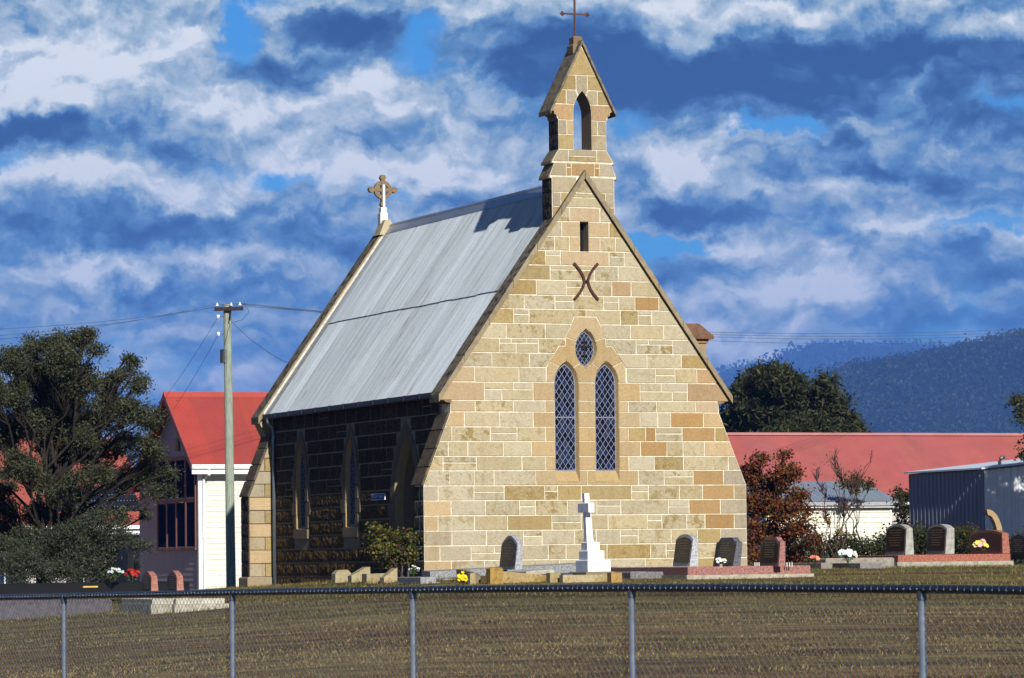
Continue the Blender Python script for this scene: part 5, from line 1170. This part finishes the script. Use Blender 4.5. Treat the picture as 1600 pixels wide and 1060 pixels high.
# -- grey granite plots before the facade
gy = (.24, .25, .26)
kerb('square grey granite grave surround at the church corner', 657, 902, 75.5, .34, 1.3, .5, (.27, .27, .275), 'granite', None, name='grave_kerb', kw=.12)
p = at(672, 893.5, 78.3); mb = MB(); mb.mesh([(0, 0, -.5), (3.75, 0, -.35), (3.75, .5, -.35), (0, .5, -.5), (0, 0, 0), (3.75, 0, .135), (3.75, .5, .16), (0, .5, .02)], [(4, 5, 6, 7), (0, 1, 5, 4), (1, 2, 6, 5), (2, 3, 7, 6), (3, 0, 4, 7)], gy); o = mb.build('grave_platform', 'granite'); o.location = tuple(p); o.rotation_euler = (0, 0, YAW); tag(o, 'long speckled grey granite platform along the foot of the church front', 'grave')
for lab, u, v, D, wx, wy, tl in (('grey concrete grave cover tilting down right behind the yellow flowers', 693, 904, 77, .9, .55, .05), ('grey concrete grave cover with dark left side, lowest before the church corner', 673, 909, 75.5, .75, 1.5, .10)):
    lump(lab, 'grave_cover', u, v, D, wx, wy, .25, (.30, .30, .29), 'concrete', 'grave', tilt=tl, bevel=.02)
flowers('bunch of yellow flowers standing before the grey grave cover', 723, 910, 73.5, .11, [(.85, .65, .01), (.80, .52, .01)], 34, petal=.04, squash=1.4)
flowers('tiny white flowers at the left foot of the church front', 647, 895, 75, .13, [(.6, .6, .52)], 16, petal=.028)
headstone('grey granite headstone with black face left of the white marble cross', 804.5, 888, 837, 78, .88, .17, .11, (.34, .35, .38), back=.07, top='peak', face=(.008, .010, .018))
# -- weathered sandstone plot with orange lichen
slab_poly('sandstone kerb post with orange lichen, left of the long carved kerb', 'kerb_post', 73.6, [(766, 925), (766, 889), (771, 886.5), (784, 887), (786, 890), (786, 925)], .22, (.36, .235, .075, 1.0))
slab_poly('low sandstone kerb post right of the yellow flowers', 'kerb_post', 74, [(734.5, 925), (734.5, 897), (743, 895), (743, 925)], .15, (.36, .30, .17, .6))
curved_side('dark concave sandstone side rising to the lichened post', 'curved_kerb', 742, 899, 74.2, 1.0, 0, .12, .12, (.20, .16, .10))
slab_poly('long carved sandstone kerb, its top sinking to the right', 'long_kerb', 74.2, [(786, 925), (786, 893), (800, 894.5), (857, 899), (858, 925)], .18, (.38, .29, .14, 1.0))
slab_poly('plain sandstone kerb post right of the long carved kerb', 'kerb_post', 73.8, [(859.5, 925), (859.5, 895.5), (876, 895), (877, 925)], .2, (.34, .28, .15, .8))
slab_poly('pale sandstone kerb below the white marble cross', 'long_kerb', 73.6, [(880, 925), (879.5, 899), (955, 898), (955, 925)], .18, (.42, .36, .22, .8))
slab_poly('stub of golden sandstone kerb post under the right side of the marble cross', 'kerb_post', 73.2, [(955.5, 925), (955, 895), (972, 895), (972.5, 925)], .2, (.38, .25, .09, .8))
lump('flat grey stone slab with a sunken corner behind the long carved kerb', 'grave_cover', 822, 893, 76, .62, 1.2, .2, (.38, .35, .28), 'concrete', 'grave', tilt=-.06, bevel=.02)
lump('dark tilted slate slab lying left of the marble cross', 'grave_cover', 880, 897, 75, .5, 1.6, .12, (.10, .10, .11), 'concrete', 'grave', tilt=.0, bevel=.02)
# -- white marble cross
p = at(917, 893.5, 74.5); t = thing('marble_cross', 'white marble cross on three stepped blocks in front of the church', 'grave cross', p, YAW); wh = (.80, .81, .84)
mb = MB(); mb.box(-.03, .60, -.03, .66, -.35, -.003, (.22, .19, .12), bevel=.02); mb.build('footing', 'stone', t)
for nm, x0, y0, wx, wy, z0, z1 in (('step', .03, .02, .50, .60, 0, .23), ('step', .06, .08, .36, .44, .233, .42), ('step', .09, .17, .27, .30, .423, .59)):
    mb = MB(); mb.box(x0, x0+wx, y0, y0+wy, z0, z1, wh, bevel=.012); mb.build(nm, 'marble', t)
mb = MB(); a, b_ = (.115, .25, .13, .14), (.10, .265, .10, .11)
mb.mesh([(.12, .25, .59), (.265, .25, .59), (.265, .39, .59), (.12, .39, .59), (.085, .265, 1.575), (.185, .265, 1.575), (.185, .375, 1.575), (.085, .375, 1.575)], [(4, 5, 6, 7), (0, 1, 5, 4), (1, 2, 6, 5), (2, 3, 7, 6), (3, 0, 4, 7)], wh); mb.build('shaft', 'marble', t)
mb = MB(); mb.box(.075, .20, .05, .59, 1.19, 1.38, wh, bevel=.01); mb.build('crossbar', 'marble', t)
# -- pink granite kerb with headstones at the right corner of the church
kx = kerb('pink granite grave surround on a pale concrete base at the right corner of the church', 1074.5, 886, 74.5, 2.75, 3.9, .165, (.30, .135, .115), 'granite', (.36, .33, .25), .10, name='pink_grave', kw=.2, fill=(.30, .28, .25))
headstone('grey granite headstone with brown polished face, left of the two at the church corner', 1077.5, 883, 835, 76.5, .83, .20, .12, (.40, .41, .43), back=.09, top='arch', face=(.022, .017, .015), mat='granite')
headstone('dark granite headstone with gold lettering directly below the right church corner', 1145, 884, 840, 75.5, .95, .17, .13, (.10, .10, .12), back=.10, top='shoulder', face=(.03, .022, .018))
headstone('pink granite headstone before the russet bush', 1216.5, 883, 839, 75, .88, .15, .11, (.30, .135, .115), back=.05, top='shoulder', face=(.030, .020, .017))
flowers('small posy of white flowers at the foot of the dark granite headstone', 1126, 881, 74.8, .10, [(.8, .8, .78)], 12, petal=.04, pot=(.5, .33, .24))
lump('low dark grey stone slab left of the pink grave surround', 'grave_slab', 985, 893, 75.3, .95, 3.2, .2, (.17, .16, .16), 'granite', 'grave', tilt=.02)
lump('long narrow pale stone ledge behind the pink grave surround', 'grave_slab', 962, 886, 78.2, 1.5, 1.0, .2, (.30, .28, .25), 'concrete', 'grave')
for k in range(6):
    u = 1179+k*3.2 if k < 3 else 1229+(k-3)*4
    p = at(u, 884, 75.2); mb = MB(); mb.box(0, .018, 0, .018, -.02, .065, (.6, .6, .56)); o = mb.build('picket', 'paint'); o.location = tuple(p); tag(o, ['first', 'second', 'third', 'fourth', 'fifth', 'sixth'][k]+' short white picket from the left beside the pink headstone', 'picket', 'white pickets by the pink headstone')
# -- grey kerb plots in the middle right
kerb('grey concrete grave surround with black side below the pink artificial flower', 1283, 879.5, 80, .27, 3.0, .42, (.22, .20, .17), 'concrete', None, name='grave_kerb', kw=.1)
kerb('low grey grave surround holding the white and blue flowers', 1344, 880, 80, .6, 2.7, .40, (.20, .19, .18), 'concrete', None, name='grave_kerb', kw=.05, fill=(.15, .14, .13))
lump('long grey ledge along the back of the middle graves', 'grave_slab', 1290, 872.5, 84, 1.75, .5, .3, (.26, .24, .20), 'concrete', 'grave')
flowers('bunch of white and pale blue flowers on the middle grey grave', 1325, 874, 80.5, .20, [(.8, .82, .82), (.62, .72, .82), (.8, .8, .6)], 24, petal=.07)
flowers('single salmon pink artificial flower left of the white and blue bunch', 1274, 876, 80, .09, [(.78, .24, .18)], 9, petal=.06)
# -- right plot
kerb('red granite grave surround on a tall pale concrete base at the far right', 1403, 867.5, 88, 3.05, 3.4, .165, (.33, .11, .07), 'granite', (.32, .30, .25), .24, name='red_grave', kw=.22, fill=(.25, .22, .2))
headstone('concrete headstone with brown inscribed panel, leftmost on the red grave surround', 1414.5, 865, 819, 89.5, 1.02, .24, .16, (.34, .33, .30), back=.05, top='arch', mat='concrete', face=(.04, .022, .014))
headstone('concrete headstone with slanting brown panel, middle one on the red grave surround', 1477, 864, 819, 89.5, .95, .25, .20, (.33, .32, .29), back=.06, top='arch', mat='concrete', face=(.035, .018, .012))
headstone('wide low red granite headstone with curved top at the far right grave', 1566.5, 863, 828, 89.2, 1.55, .20, .17, (.33, .12, .08), top='arch', mat='granite', face=(.09, .035, .025), inscr=False)
headstone('black headstone cut off by the right edge of the photo', 1603, 872, 836, 90, .7, .14, .12, (.02, .02, .024), top='arch', mat='polished', face=(.012, .012, .015))
flowers('bunch of white and yellow flowers against the wide red headstone', 1533, 857, 88.8, .17, [(.82, .82, .68), (.8, .7, .1), (.8, .45, .42)], 22, petal=.07)
p = at(1556, 831, 92); mb = MB(); P_ = []
N_ = 9; oc = [(.02*i+.30*math.sin(i/N_*1.2)-.30, .62-.62*(i/N_)) for i in range(N_+1)]
outer = [(-.20+.42*math.sin(a), -.25+.80*math.cos(a)) for a in [R(-6)+R(68)*i/N_ for i in range(N_+1)]]; inner = [(-.20+.26*math.sin(a), -.25+.66*math.cos(a)) for a in [R(-2)+R(66)*i/N_ for i in range(N_+1)]]
mb.prism(outer+[(.26, -.5), (.10, -.5)]+inner[::-1], lambda a, b_, d: (a, d, b_), 0, .16, (.36, .27, .15, .4)); o = mb.build('curved_headstone', 'stone', recalc=True); o.location = tuple(p); o.rotation_euler = (0, 0, YAW); tag(o, 'tall curved horn-like tan memorial stone behind the wide red headstone', 'headstone', 'headstones')

# ---------------------------------------------------------------- trees and bushes
OL = [(.038, .046, .020), (.050, .058, .026), (.066, .070, .038), (.026, .033, .014), (.080, .088, .056), (.055, .045, .024)]
tb = on_ground(60, 84.5)
crown = [(20,560,30),(55,545,26),(85,535,24),(118,530,20),(135,522,14),(98,560,34),(150,545,14),(60,590,42),(15,610,36),(125,590,38),(165,600,26),(185,585,15),(203,572,13),(212,598,17),(170,640,38),(205,640,26),(232,650,24),(120,650,44),(60,650,46),(5,670,44),
 (90,700,38),(30,725,34),(145,700,34),(0,755,26),(60,750,22),(115,745,16),(190,690,24),(225,690,24),(175,742,28),(222,735,26),(246,705,14),(258,738,12),(240,765,15),(268,762,7),(120,775,18),(60,795,18),(10,790,24),(-40,600,50),(-50,690,50),(-45,800,36),(90,620,40),(120,680,30),(60,660,36),(150,735,24),(95,755,24),(118,522,8),(140,514,7),(200,554,7),(212,562,6),(95,520,6),(50,528,7),(222,590,6),(268,735,9),(242,690,8),(100,545,18),(40,840,30),(228,800,10),(60,805,26),(15,820,28),(110,808,22),(150,800,18),(85,770,16),(20,845,26),(70,838,22),(190,805,16),(120,835,22)]
plant('wattle_tree', 'large grey-green wattle tree filling the left edge in front of the hall', 'tree', tb, px_blobs([(u_, v_+4, r_*.84) for u_, v_, r_ in crown], 84.5, tb, 1.6, 3), (.078, .34, OL), trunk_r=.13, sub=44, per=62, sub_r=.15, stems=3, seed=11, leaf_sd=.70, bark=(.032, .026, .022))
sb = on_ground(130, 82)
plant('grey_shrub', 'dense grey-green shrub at the foot of the left tree behind the black grave', 'shrub', sb, px_blobs([(110,835,30),(150,825,30),(185,850,26),(80,860,34),(140,870,36),(195,885,20),(40,885,34),(100,895,30),(5,870,36),(165,895,26),(-40,880,40),(225,850,10)], 82, sb, .7, 5), (.065, .34, [(.038, .046, .024), (.055, .062, .038), (.028, .034, .016), (.075, .084, .06)]), trunk_r=.05, sub=40, per=100, sub_r=.19, stems=4, seed=12, leaf_sd=.6)
cb = on_ground(628, 79.8)
plant('climbing_shrub', 'yellow-green shrub with bare purplish stems against the dark side wall by the door', 'shrub', cb, px_blobs([(590,832,14),(606,838,12),(622,846,16),(640,838,12),(600,860,16),(632,868,18),(585,862,9),(616,880,12),(644,860,10),(588,848,8)], 79.8, cb, .25, 6), (.065, .75, [(.105, .11, .014), (.07, .078, .012), (.14, .11, .016), (.07, .035, .012), (.045, .058, .012)]), trunk_r=.025, sub=30, per=16, sub_r=.10, stems=5, seed=13, bark=(.10, .07, .075), leaf_sd=.75)
rb = on_ground(1215, 93)
plant('russet_bush', 'tall russet autumn bush with bare top twigs right of the church', 'bush', rb, px_blobs([(1170,745,20),(1185,720,14),(1200,760,26),(1225,745,20),(1240,735,12),(1180,790,26),(1215,795,28),(1245,780,18),(1175,830,26),(1210,840,28),(1245,825,20),(1165,865,20),(1200,880,22),(1240,870,20),(1222,712,8),(1262,800,10),(1270,845,14)], 93, rb, .8, 7), (.075, .7, [(.15, .032, .012), (.19, .055, .012), (.10, .022, .014), (.055, .046, .010), (.16, .09, .012), (.05, .016, .012)]), trunk_r=.05, sub=44, per=30, sub_r=.15, stems=5, seed=14, bark=(.07, .035, .03), bare=.12, leaf_sd=.7)
bb = on_ground(1300, 95)
plant('bare_shrub', 'leafless twiggy shrub standing before the white shed', 'shrub', bb, px_blobs([(1275,735,12),(1300,715,12),(1312,735,14),(1330,750,14),(1345,735,8),(1362,705,4),(1285,760,12),(1320,790,14),(1345,785,12),(1290,800,16),(1260,770,10),(1308,700,6)], 95, bb, .6, 8), (.055, .7, [(.12, .03, .02), (.16, .06, .02)]), trunk_r=.018, sub=60, per=2, sub_r=.16, stems=6, seed=15, bark=(.085, .055, .045), bare=.55, leaf_sd=.8)
bb = on_ground(1272, 92)
plant('orange_shrub', 'low orange-leaved shrub between the russet bush and the leafless one', 'shrub', bb, px_blobs([(1258,805,9),(1275,822,11),(1296,812,9),(1250,835,14),(1310,834,8)], 92, bb, .3, 9), (.07, .7, [(.26, .12, .02), (.18, .09, .02), (.12, .10, .02)]), trunk_r=.03, sub=22, per=9, sub_r=.14, stems=3, seed=16, bark=(.07, .04, .03), bare=.3, leaf_sd=.8)
GR = [(.024, .034, .010), (.040, .050, .012), (.056, .056, .012), (.065, .045, .012), (.016, .02, .008)]
hb = on_ground(1420, 98); hp = []; hr = np.random.default_rng(21)
for i in range(1500):
    x = hr.uniform(6.6, 17.2); c_ = np.array([x, hr.normal(98.5, .45), 0]); zt_ = .42+.16*math.sin(x*1.3)+.12*math.sin(x*3.7+1); c_[2] = ground(x, 98)+hr.uniform(0, 1)**.7*(zt_+.35); hp.append(c_+hr.normal(size=(26, 3))*.13)
t = thing('hedge', 'low dark green hedge running behind the right-hand graves', 'hedge', (0, 0, 0), 0); leaves('foliage', np.concatenate(hp), .075, .6, GR, parent=t, seed=22)
mb = MB()
for i in range(46): x = 6.8+i*.23; mb.tube(limb((x, 98.6, ground(x, 98)-.1), (x+random.uniform(-.15, .15), 98.5, ground(x, 98)+.6), 3, .1), [.018, .014, .01, .005], (.06, .045, .03), 4)
mb.build('stems', 'bark', t)
ib = on_ground(1405, 116)
plant('ivy_bush', 'dark leafy bush between the white shed and the metal shed', 'bush', ib, px_blobs([(1409,790,9),(1414,800,12),(1404,772,6),(1414,825,14),(1416,780,8),(1408,845,14)], 122, ib, .5, 10), (.10, .7, GR), trunk_r=.05, sub=24, per=44, sub_r=.2, stems=2, seed=17, leaf_sd=.7)
ib = on_ground(1340, 128)
plant('ivy_bush', 'russet-tipped dark bush peeping over the white shed roof', 'bush', ib, px_blobs([(1320,756,7),(1340,752,8),(1358,758,7),(1335,765,12)], 128, ib, .5, 10), (.10, .7, [(.05, .05, .015), (.12, .05, .02)]), trunk_r=.05, sub=20, per=40, sub_r=.2, stems=2, seed=18, leaf_sd=.7)
PN = [(.022, .030, .010), (.035, .045, .014), (.050, .058, .018), (.014, .020, .008), (.06, .05, .02)]
nb = on_ground(1235, 190)
plant('pine_tree', 'broad dark pine standing above the long pink roof', 'tree', nb, px_blobs([(u_*.96+49, v_+5, r_*.86) for u_, v_, r_ in [(1160,615,20),(1150,650,22),(1185,595,22),(1210,592,22),(1235,600,22),(1190,630,30),(1225,635,30),(1262,625,20),(1285,612,20),(1300,630,22),(1270,660,26),(1325,655,20),(1338,672,14),(1300,670,24),(1230,675,30),(1170,680,30),(1200,700,30),(1260,700,30),(1300,700,30),(1215,578,12),(1190,582,10),(1290,598,10),(1165,597,9)]], 190, nb, 2.5, 12), (.34, .28, PN), trunk_r=.35, sub=60, per=210, sub_r=.50, stems=1, seed=19, leaf_sd=.62)
rt = glob(29.0, 16.5, -.2)
OTB = [tuple(glob(x, y, z)-rt)+(r,) for x, y, z, r in ((27.6,17.5,5.4,.55),(28.5,16.5,6.0,.7),(29.6,17,5.6,.8),(30.6,16.5,6.2,.8),(28.0,16.5,4.3,.5),(29.0,17,4.6,.7),(30.2,17,4.2,.8),(27.9,17.3,3.5,.35),(28.9,16.4,3.4,.5),(31.4,17,5.2,.9),(29.8,16.6,7.0,.8),(28.6,17,7.0,.5),(27.7,16.8,4.6,.5),(28.2,17,5.2,.5),(28.3,16.6,3.6,.4),(27.5,17,6.2,.4),(28.9,17,5.3,.5),(28.1,17,6.6,.4),(31.6,16.8,3.6,.8))]
for u_, v_, rp_ in ((1590,628,7),(1597,645,11),(1612,690,9),(1618,660,12),(1600,712,4)): q_ = at(u_, v_, 106)-rt; OTB.append((q_[0], q_[1], q_[2], rp_/F_PX*106))
plant('overhanging_tree', 'leafy tree at the right edge, a twig showing above the long pink roof', 'tree', rt, OTB, (.10, .6, [(.05, .052, .02), (.07, .07, .028), (.035, .035, .014)]), trunk_r=.12, sub=26, per=60, sub_r=.17, stems=1, seed=20, leaf_sd=.8)

# ---------------------------------------------------------------- chain-link fence
cF = 3.0e-4; D0 = 24.5
def fpos(u): D = D0/(1+cF*(u-800)); return D
railc = [(-400, 938), (-150, 936), (100, 931.5), (363, 926), (645, 922), (987, 919), (1440, 920.8), (1640, 923.5), (2000, 927)]
fence = thing('chain_link_fence', 'galvanised chain-link fence with round top rail across the foreground', 'fence', (0, 0, 0), 0)
pts = [Vector([float(q) for q in at(u, v, fpos(u))]) for u, v in railc]
def smooth(pts, n=6):
    out = []
    for i in range(len(pts)-1):
        p0, p1, p2, p3 = pts[max(i-1, 0)], pts[i], pts[i+1], pts[min(i+2, len(pts)-1)]
        for k in range(n):
            t = k/n; out.append(.5*((2*p1)+(p2-p0)*t+(2*p0-5*p1+4*p2-p3)*t*t+(3*p1-p0-3*p2+p3)*t**3))
    return out+[pts[-1]]
rail = smooth(pts)
mb = MB(); mb.tube(rail, .0245, (.045, .062, .090), 14); mb.build('top_rail', 'steel', fence, smooth=True)
for u, v in railc[1:-1]:
    q = Vector([float(x) for x in at(u, v, fpos(u))]); gz_ = ground(q.x, q.y)
    mb = MB(); mb.tube([(q.x, q.y, gz_-.3), (q.x, q.y, q.z-.03)], .021, (.36, .40, .46), 14); po = mb.build('post', 'steel', fence, smooth=True)
    mb = MB(); mb.tube([(q.x, q.y, q.z-.06), (q.x, q.y, q.z-.012)], .027, (.10, .12, .15), 12); mb.build('rail_cap', 'steel', po)
# woven wire: two sets of slanting wires that change sides at every crossing
cum = [0.0]
for a, b_ in zip(rail, rail[1:]): cum.append(cum[-1]+(b_-a).length)
def along(s):
    s = max(0, min(s, cum[-1]-1e-6))
    for i in range(len(cum)-1):
        if cum[i+1] >= s: t = (s-cum[i])/(cum[i+1]-cum[i]); return rail[i].lerp(rail[i+1], t), (rail[i+1]-rail[i]).normalized()
    return rail[-1], (rail[-1]-rail[-2]).normalized()
cell = .062; H = 1.22; mb = MB(); ns = int(cum[-1]/cell); wr = .0019
tab = [along(k*cell/2) for k in range(2*ns+60)]
vs_ = []; fs_ = []
for k in range(-18, ns):
    for sg_ in (1, -1):
        prev = None
        for j in range(int(H/(cell/2))+1):
            kk = 2*k+(j if sg_ > 0 else -j)+(0 if sg_ > 0 else 20)
            if kk < 0 or kk >= len(tab): prev = None; continue
            p, tdir = tab[kk]; n_ = Vector((-tdir.y, tdir.x, 0)).normalized(); off = .0022*(1 if (j+(sg_ > 0)) % 2 else -1)
            c_ = p+n_*off+Vector((0, 0, -.0-j*cell/2+.024))
            i0 = len(vs_)
            for a in (0, 2.094, 4.189): vs_.append(tuple(c_+tdir*wr*math.cos(a)+n_*wr*math.sin(a)))
            if prev is not None: fs_ += [(prev, prev+1, i0+1, i0), (prev+1, prev+2, i0+2, i0+1), (prev+2, prev, i0, i0+2)]
            prev = i0
mb.mesh(vs_, fs_, (.34, .35, .36)); o = mb.build('wire_mesh', 'steel', fence); o['kind'] = 'stuff'
mb = MB()   # tie wires around the rail
for k in range(0, int(cum[-1]/.062)):
    p, tdir = along(k*.062+.02); n_ = Vector((-tdir.y, tdir.x, 0)).normalized(); ring = [p+n_*(.0250*math.cos(a))+Vector((0, 0, .0250*math.sin(a)))+tdir*(.03*a/6.28) for a in [2*math.pi*q/8 for q in range(6)]]
    mb.tube(ring, .0011, (.22, .24, .28), 3, cap=False)
o = mb.build('tie_wires', 'steel', fence); o['kind'] = 'stuff'

# ---------------------------------------------------------------- grass blades
gr_r = np.random.default_rng(5); n = 150000
Yg = 26+ (gr_r.uniform(0, 1, n)**1.15)*60; Xg = gr_r.uniform(-1, 1, n)*(Yg*.150+1.0)
keep = []
clump = np.sin(Xg*2.1+np.sin(Yg*1.3)*2)+np.sin(Yg*2.7+Xg*.6)+np.sin(Yg*.9+1)*1.2
zz_ = np.array([ground(x, y) for x, y in zip(Xg, Yg)])
q = loc; lx = (Xg-P0[0])*Xd[0]+(Yg-P0[1])*Xd[1]; ly_ = (Xg-P0[0])*Yd[0]+(Yg-P0[1])*Yd[1]
ok = ~((lx > -.1) & (lx < 7.8) & (ly_ > -.1)); Xg, Yg, zz_, clump = Xg[ok], Yg[ok], zz_[ok], clump[ok]; n = len(Xg)
h = np.where(Yg > 68, 1.5, 1.0)*np.clip(.028+.014*clump*.4+gr_r.normal(0, .010, n), .012, .09); ang = gr_r.uniform(0, 2*math.pi, n); w = .006+.006*gr_r.uniform(0, 1, n); lean = gr_r.normal(0, .6, (n, 2))*h[:, None]
A = np.stack([Xg-np.cos(ang)*w, Yg-np.sin(ang)*w, zz_-.005], 1); B = np.stack([Xg+np.cos(ang)*w, Yg+np.sin(ang)*w, zz_-.005], 1); T_ = np.stack([Xg+lean[:, 0], Yg+lean[:, 1], zz_+h], 1)
V = np.stack([A, B, T_], 1).reshape(-1, 3); me = bpy.data.meshes.new('grass'); me.vertices.add(3*n); me.vertices.foreach_set('co', V.astype(np.float32).ravel()); me.loops.add(3*n); me.loops.foreach_set('vertex_index', np.arange(3*n, dtype=np.int32))
me.polygons.add(n); me.polygons.foreach_set('loop_start', np.arange(0, 3*n, 3, dtype=np.int32)); me.polygons.foreach_set('loop_total', np.full(n, 3, dtype=np.int32)); me.update()
gc = np.array([(.29, .215, .090), (.19, .138, .056), (.115, .125, .028), (.15, .075, .040), (.28, .21, .09)], dtype=np.float32); band = np.sin(Yg*.55+.5*np.sin(Xg*.4))+.7*np.sin(Yg*1.6+Xg*.25+np.sin(Xg*1.1))+.7*np.sin(Yg*3.9+.8*np.sin(Xg*.9))
pk_ = np.where(band > .5, gr_r.choice([0, 4, 1], n), np.where(band < -.4, gr_r.choice([1, 3, 3], n), gr_r.choice([1, 2, 0], n)))
far_ = (Yg > 60) & (gr_r.uniform(0, 1, n) < .55); pk_ = np.where(far_, 2, pk_)
tc_ = np.concatenate([gc[pk_]*gr_r.uniform(.65, 1.2, (n, 1)).astype(np.float32), np.zeros((n, 1), np.float32)], 1); at_ = me.attributes.new('tint', 'FLOAT_COLOR', 'FACE'); at_.data.foreach_set('color', tc_.ravel().astype(np.float32)); me.materials.append(M['leaf']); me.validate()
o = bpy.data.objects.new('grass', me); COL.objects.link(o); o['kind'] = 'stuff'; o['label'] = 'short dry brown and olive grass of the graveyard lawn'

# ---------------------------------------------------------------- hills
mt, nt, b = material('forested_hill', .95, .05); g = NG(nt); c = g.coord((1, 1, 1)); n1 = g.noise(c, .012, 8, .75); n2 = g.noise(c, .004, 4, .6); n3 = g.noise(c, .0012, 3, .5)
col = g.mix(g.ramp(n1, .38, .66), (.012, .017, .010, 1), (.06, .06, .045, 1)); col = g.mix(g.ramp(n3, .42, .6), col, g.mix(1.0, col, (.6, .65, .6, 1), 'MULTIPLY'))
g.l(col, b.inputs['Base Color']); g.bump(n1, 1.0, 6.0, b); M['hill'] = mt
from mathutils import noise as mn
def hill(name, D, skyline, depth, seed, trees, step):
    """a forested ridge at distance D: skyline in degrees of arc, falling to the plain in front"""
    us = [s[0] for s in skyline]; vz = [s[1] for s in skyline]; mb = MB(); U = np.arange(us[0], us[-1], step); nj = 40; vs_ = []; fsx = []
    for i, u in enumerate(U):
        v = np.interp(u, us, vz); q = at(u, v, D); hz_ = q[2]
        for j in range(nj+1):
            t = j/nj; Y = D-depth+depth*t*1.35; X = q[0]/D*Y if False else q[0]; prof_ = math.sin(min(t*1.35, 1)*math.pi/2)**1.15 if t*1.35 <= 1 else math.cos((t*1.35-1)/.35*math.pi/2*.6)
            kk = 1500/D; nz = mn.fractal(Vector((X*.004*kk+seed, Y*.004*kk, 0)), 1.0, 2.0, 5)*D*.006*min(1, t*3)*(1-t*.3); tr_ = mn.noise(Vector((X*.06*kk, Y*.06*kk, seed)))*D*.0012
            vs_.append((X, Y, max(-3, hz_*prof_+nz*.6+tr_-1)))
    for i in range(len(U)-1):
        for j in range(nj): fsx.append((i*(nj+1)+j, (i+1)*(nj+1)+j, (i+1)*(nj+1)+j+1, i*(nj+1)+j+1))
    mb.mesh(vs_, fsx, (.1, .1, .08)); o = mb.build(name, 'hill', smooth=True); o['kind'] = 'structure'
    # trees of the slope as one mass of crowns
    r = np.random.default_rng(seed); k = r.uniform(0, 1, (trees, 2)); ii = (k[:, 0]*(len(U)-1)).astype(int); jj = (k[:, 1]**.8*(nj*.80)).astype(int); V = np.array(vs_)
    p = V[ii*(nj+1)+jj]*(1-.5)+V[np.minimum(ii+1, len(U)-1)*(nj+1)+jj+1]*.5+np.stack([r.normal(0, D*.004, trees), r.normal(0, D*.006, trees), r.uniform(0, .0022*D, trees)], 1)
    return o, p
h1, p1_ = hill('near_hill', 5000, [(700, 830), (900, 760), (1100, 690), (1200, 640), (1290, 598), (1340, 583), (1400, 571), (1470, 558), (1540, 543), (1600, 530), (1700, 520), (1900, 525), (2200, 560), (2600, 640)], 1400, 3, 170000, 6)
h2, p2_ = hill('far_hill', 12000, [(500, 800), (800, 720), (950, 650), (1060, 612), (1120, 594), (1180, 580), (1230, 562), (1250, 553), (1300, 549), (1400, 549), (1480, 556), (1600, 575), (1900, 600), (2300, 660)], 3600, 8, 60000, 9)
HC = [(.018, .023, .014), (.022, .027, .016), (.028, .031, .021), (.014, .018, .010)]
o = leaves('forest', p1_, 4.2, .8, HC, seed=31, mul=.75+.35*np.sin(p1_[:, 0]/420+np.sin(p1_[:, 1]/300)*1.3)+.25*np.sin(p1_[:, 0]/130+p1_[:, 2]/40)); o['kind'] = 'stuff'; o['label'] = 'eucalypt forest covering the nearer hill'
o = leaves('forest', p2_, 13.0, .8, HC, seed=32); o['kind'] = 'stuff'; o['label'] = 'forest covering the farther blue range'

# ---------------------------------------------------------------- haze
mt = bpy.data.materials.new('haze'); mt.use_nodes = True; nt = mt.node_tree; nt.nodes.clear(); ou = nt.nodes.new('ShaderNodeOutputMaterial'); pv = nt.nodes.new('ShaderNodeVolumePrincipled')
pv.inputs['Color'].default_value = (.13, .33, .90, 1); pv.inputs['Density'].default_value = HAZE; pv.inputs['Anisotropy'].default_value = .0; nt.links.new(pv.outputs[0], ou.inputs['Volume']); M['haze'] = mt
mb = MB(); mb.box(-15900, 15900, -3100, 15900, -6, 720, (1, 1, 1)); hz_o = mb.build('haze', 'haze'); hz_o['kind'] = 'stuff'
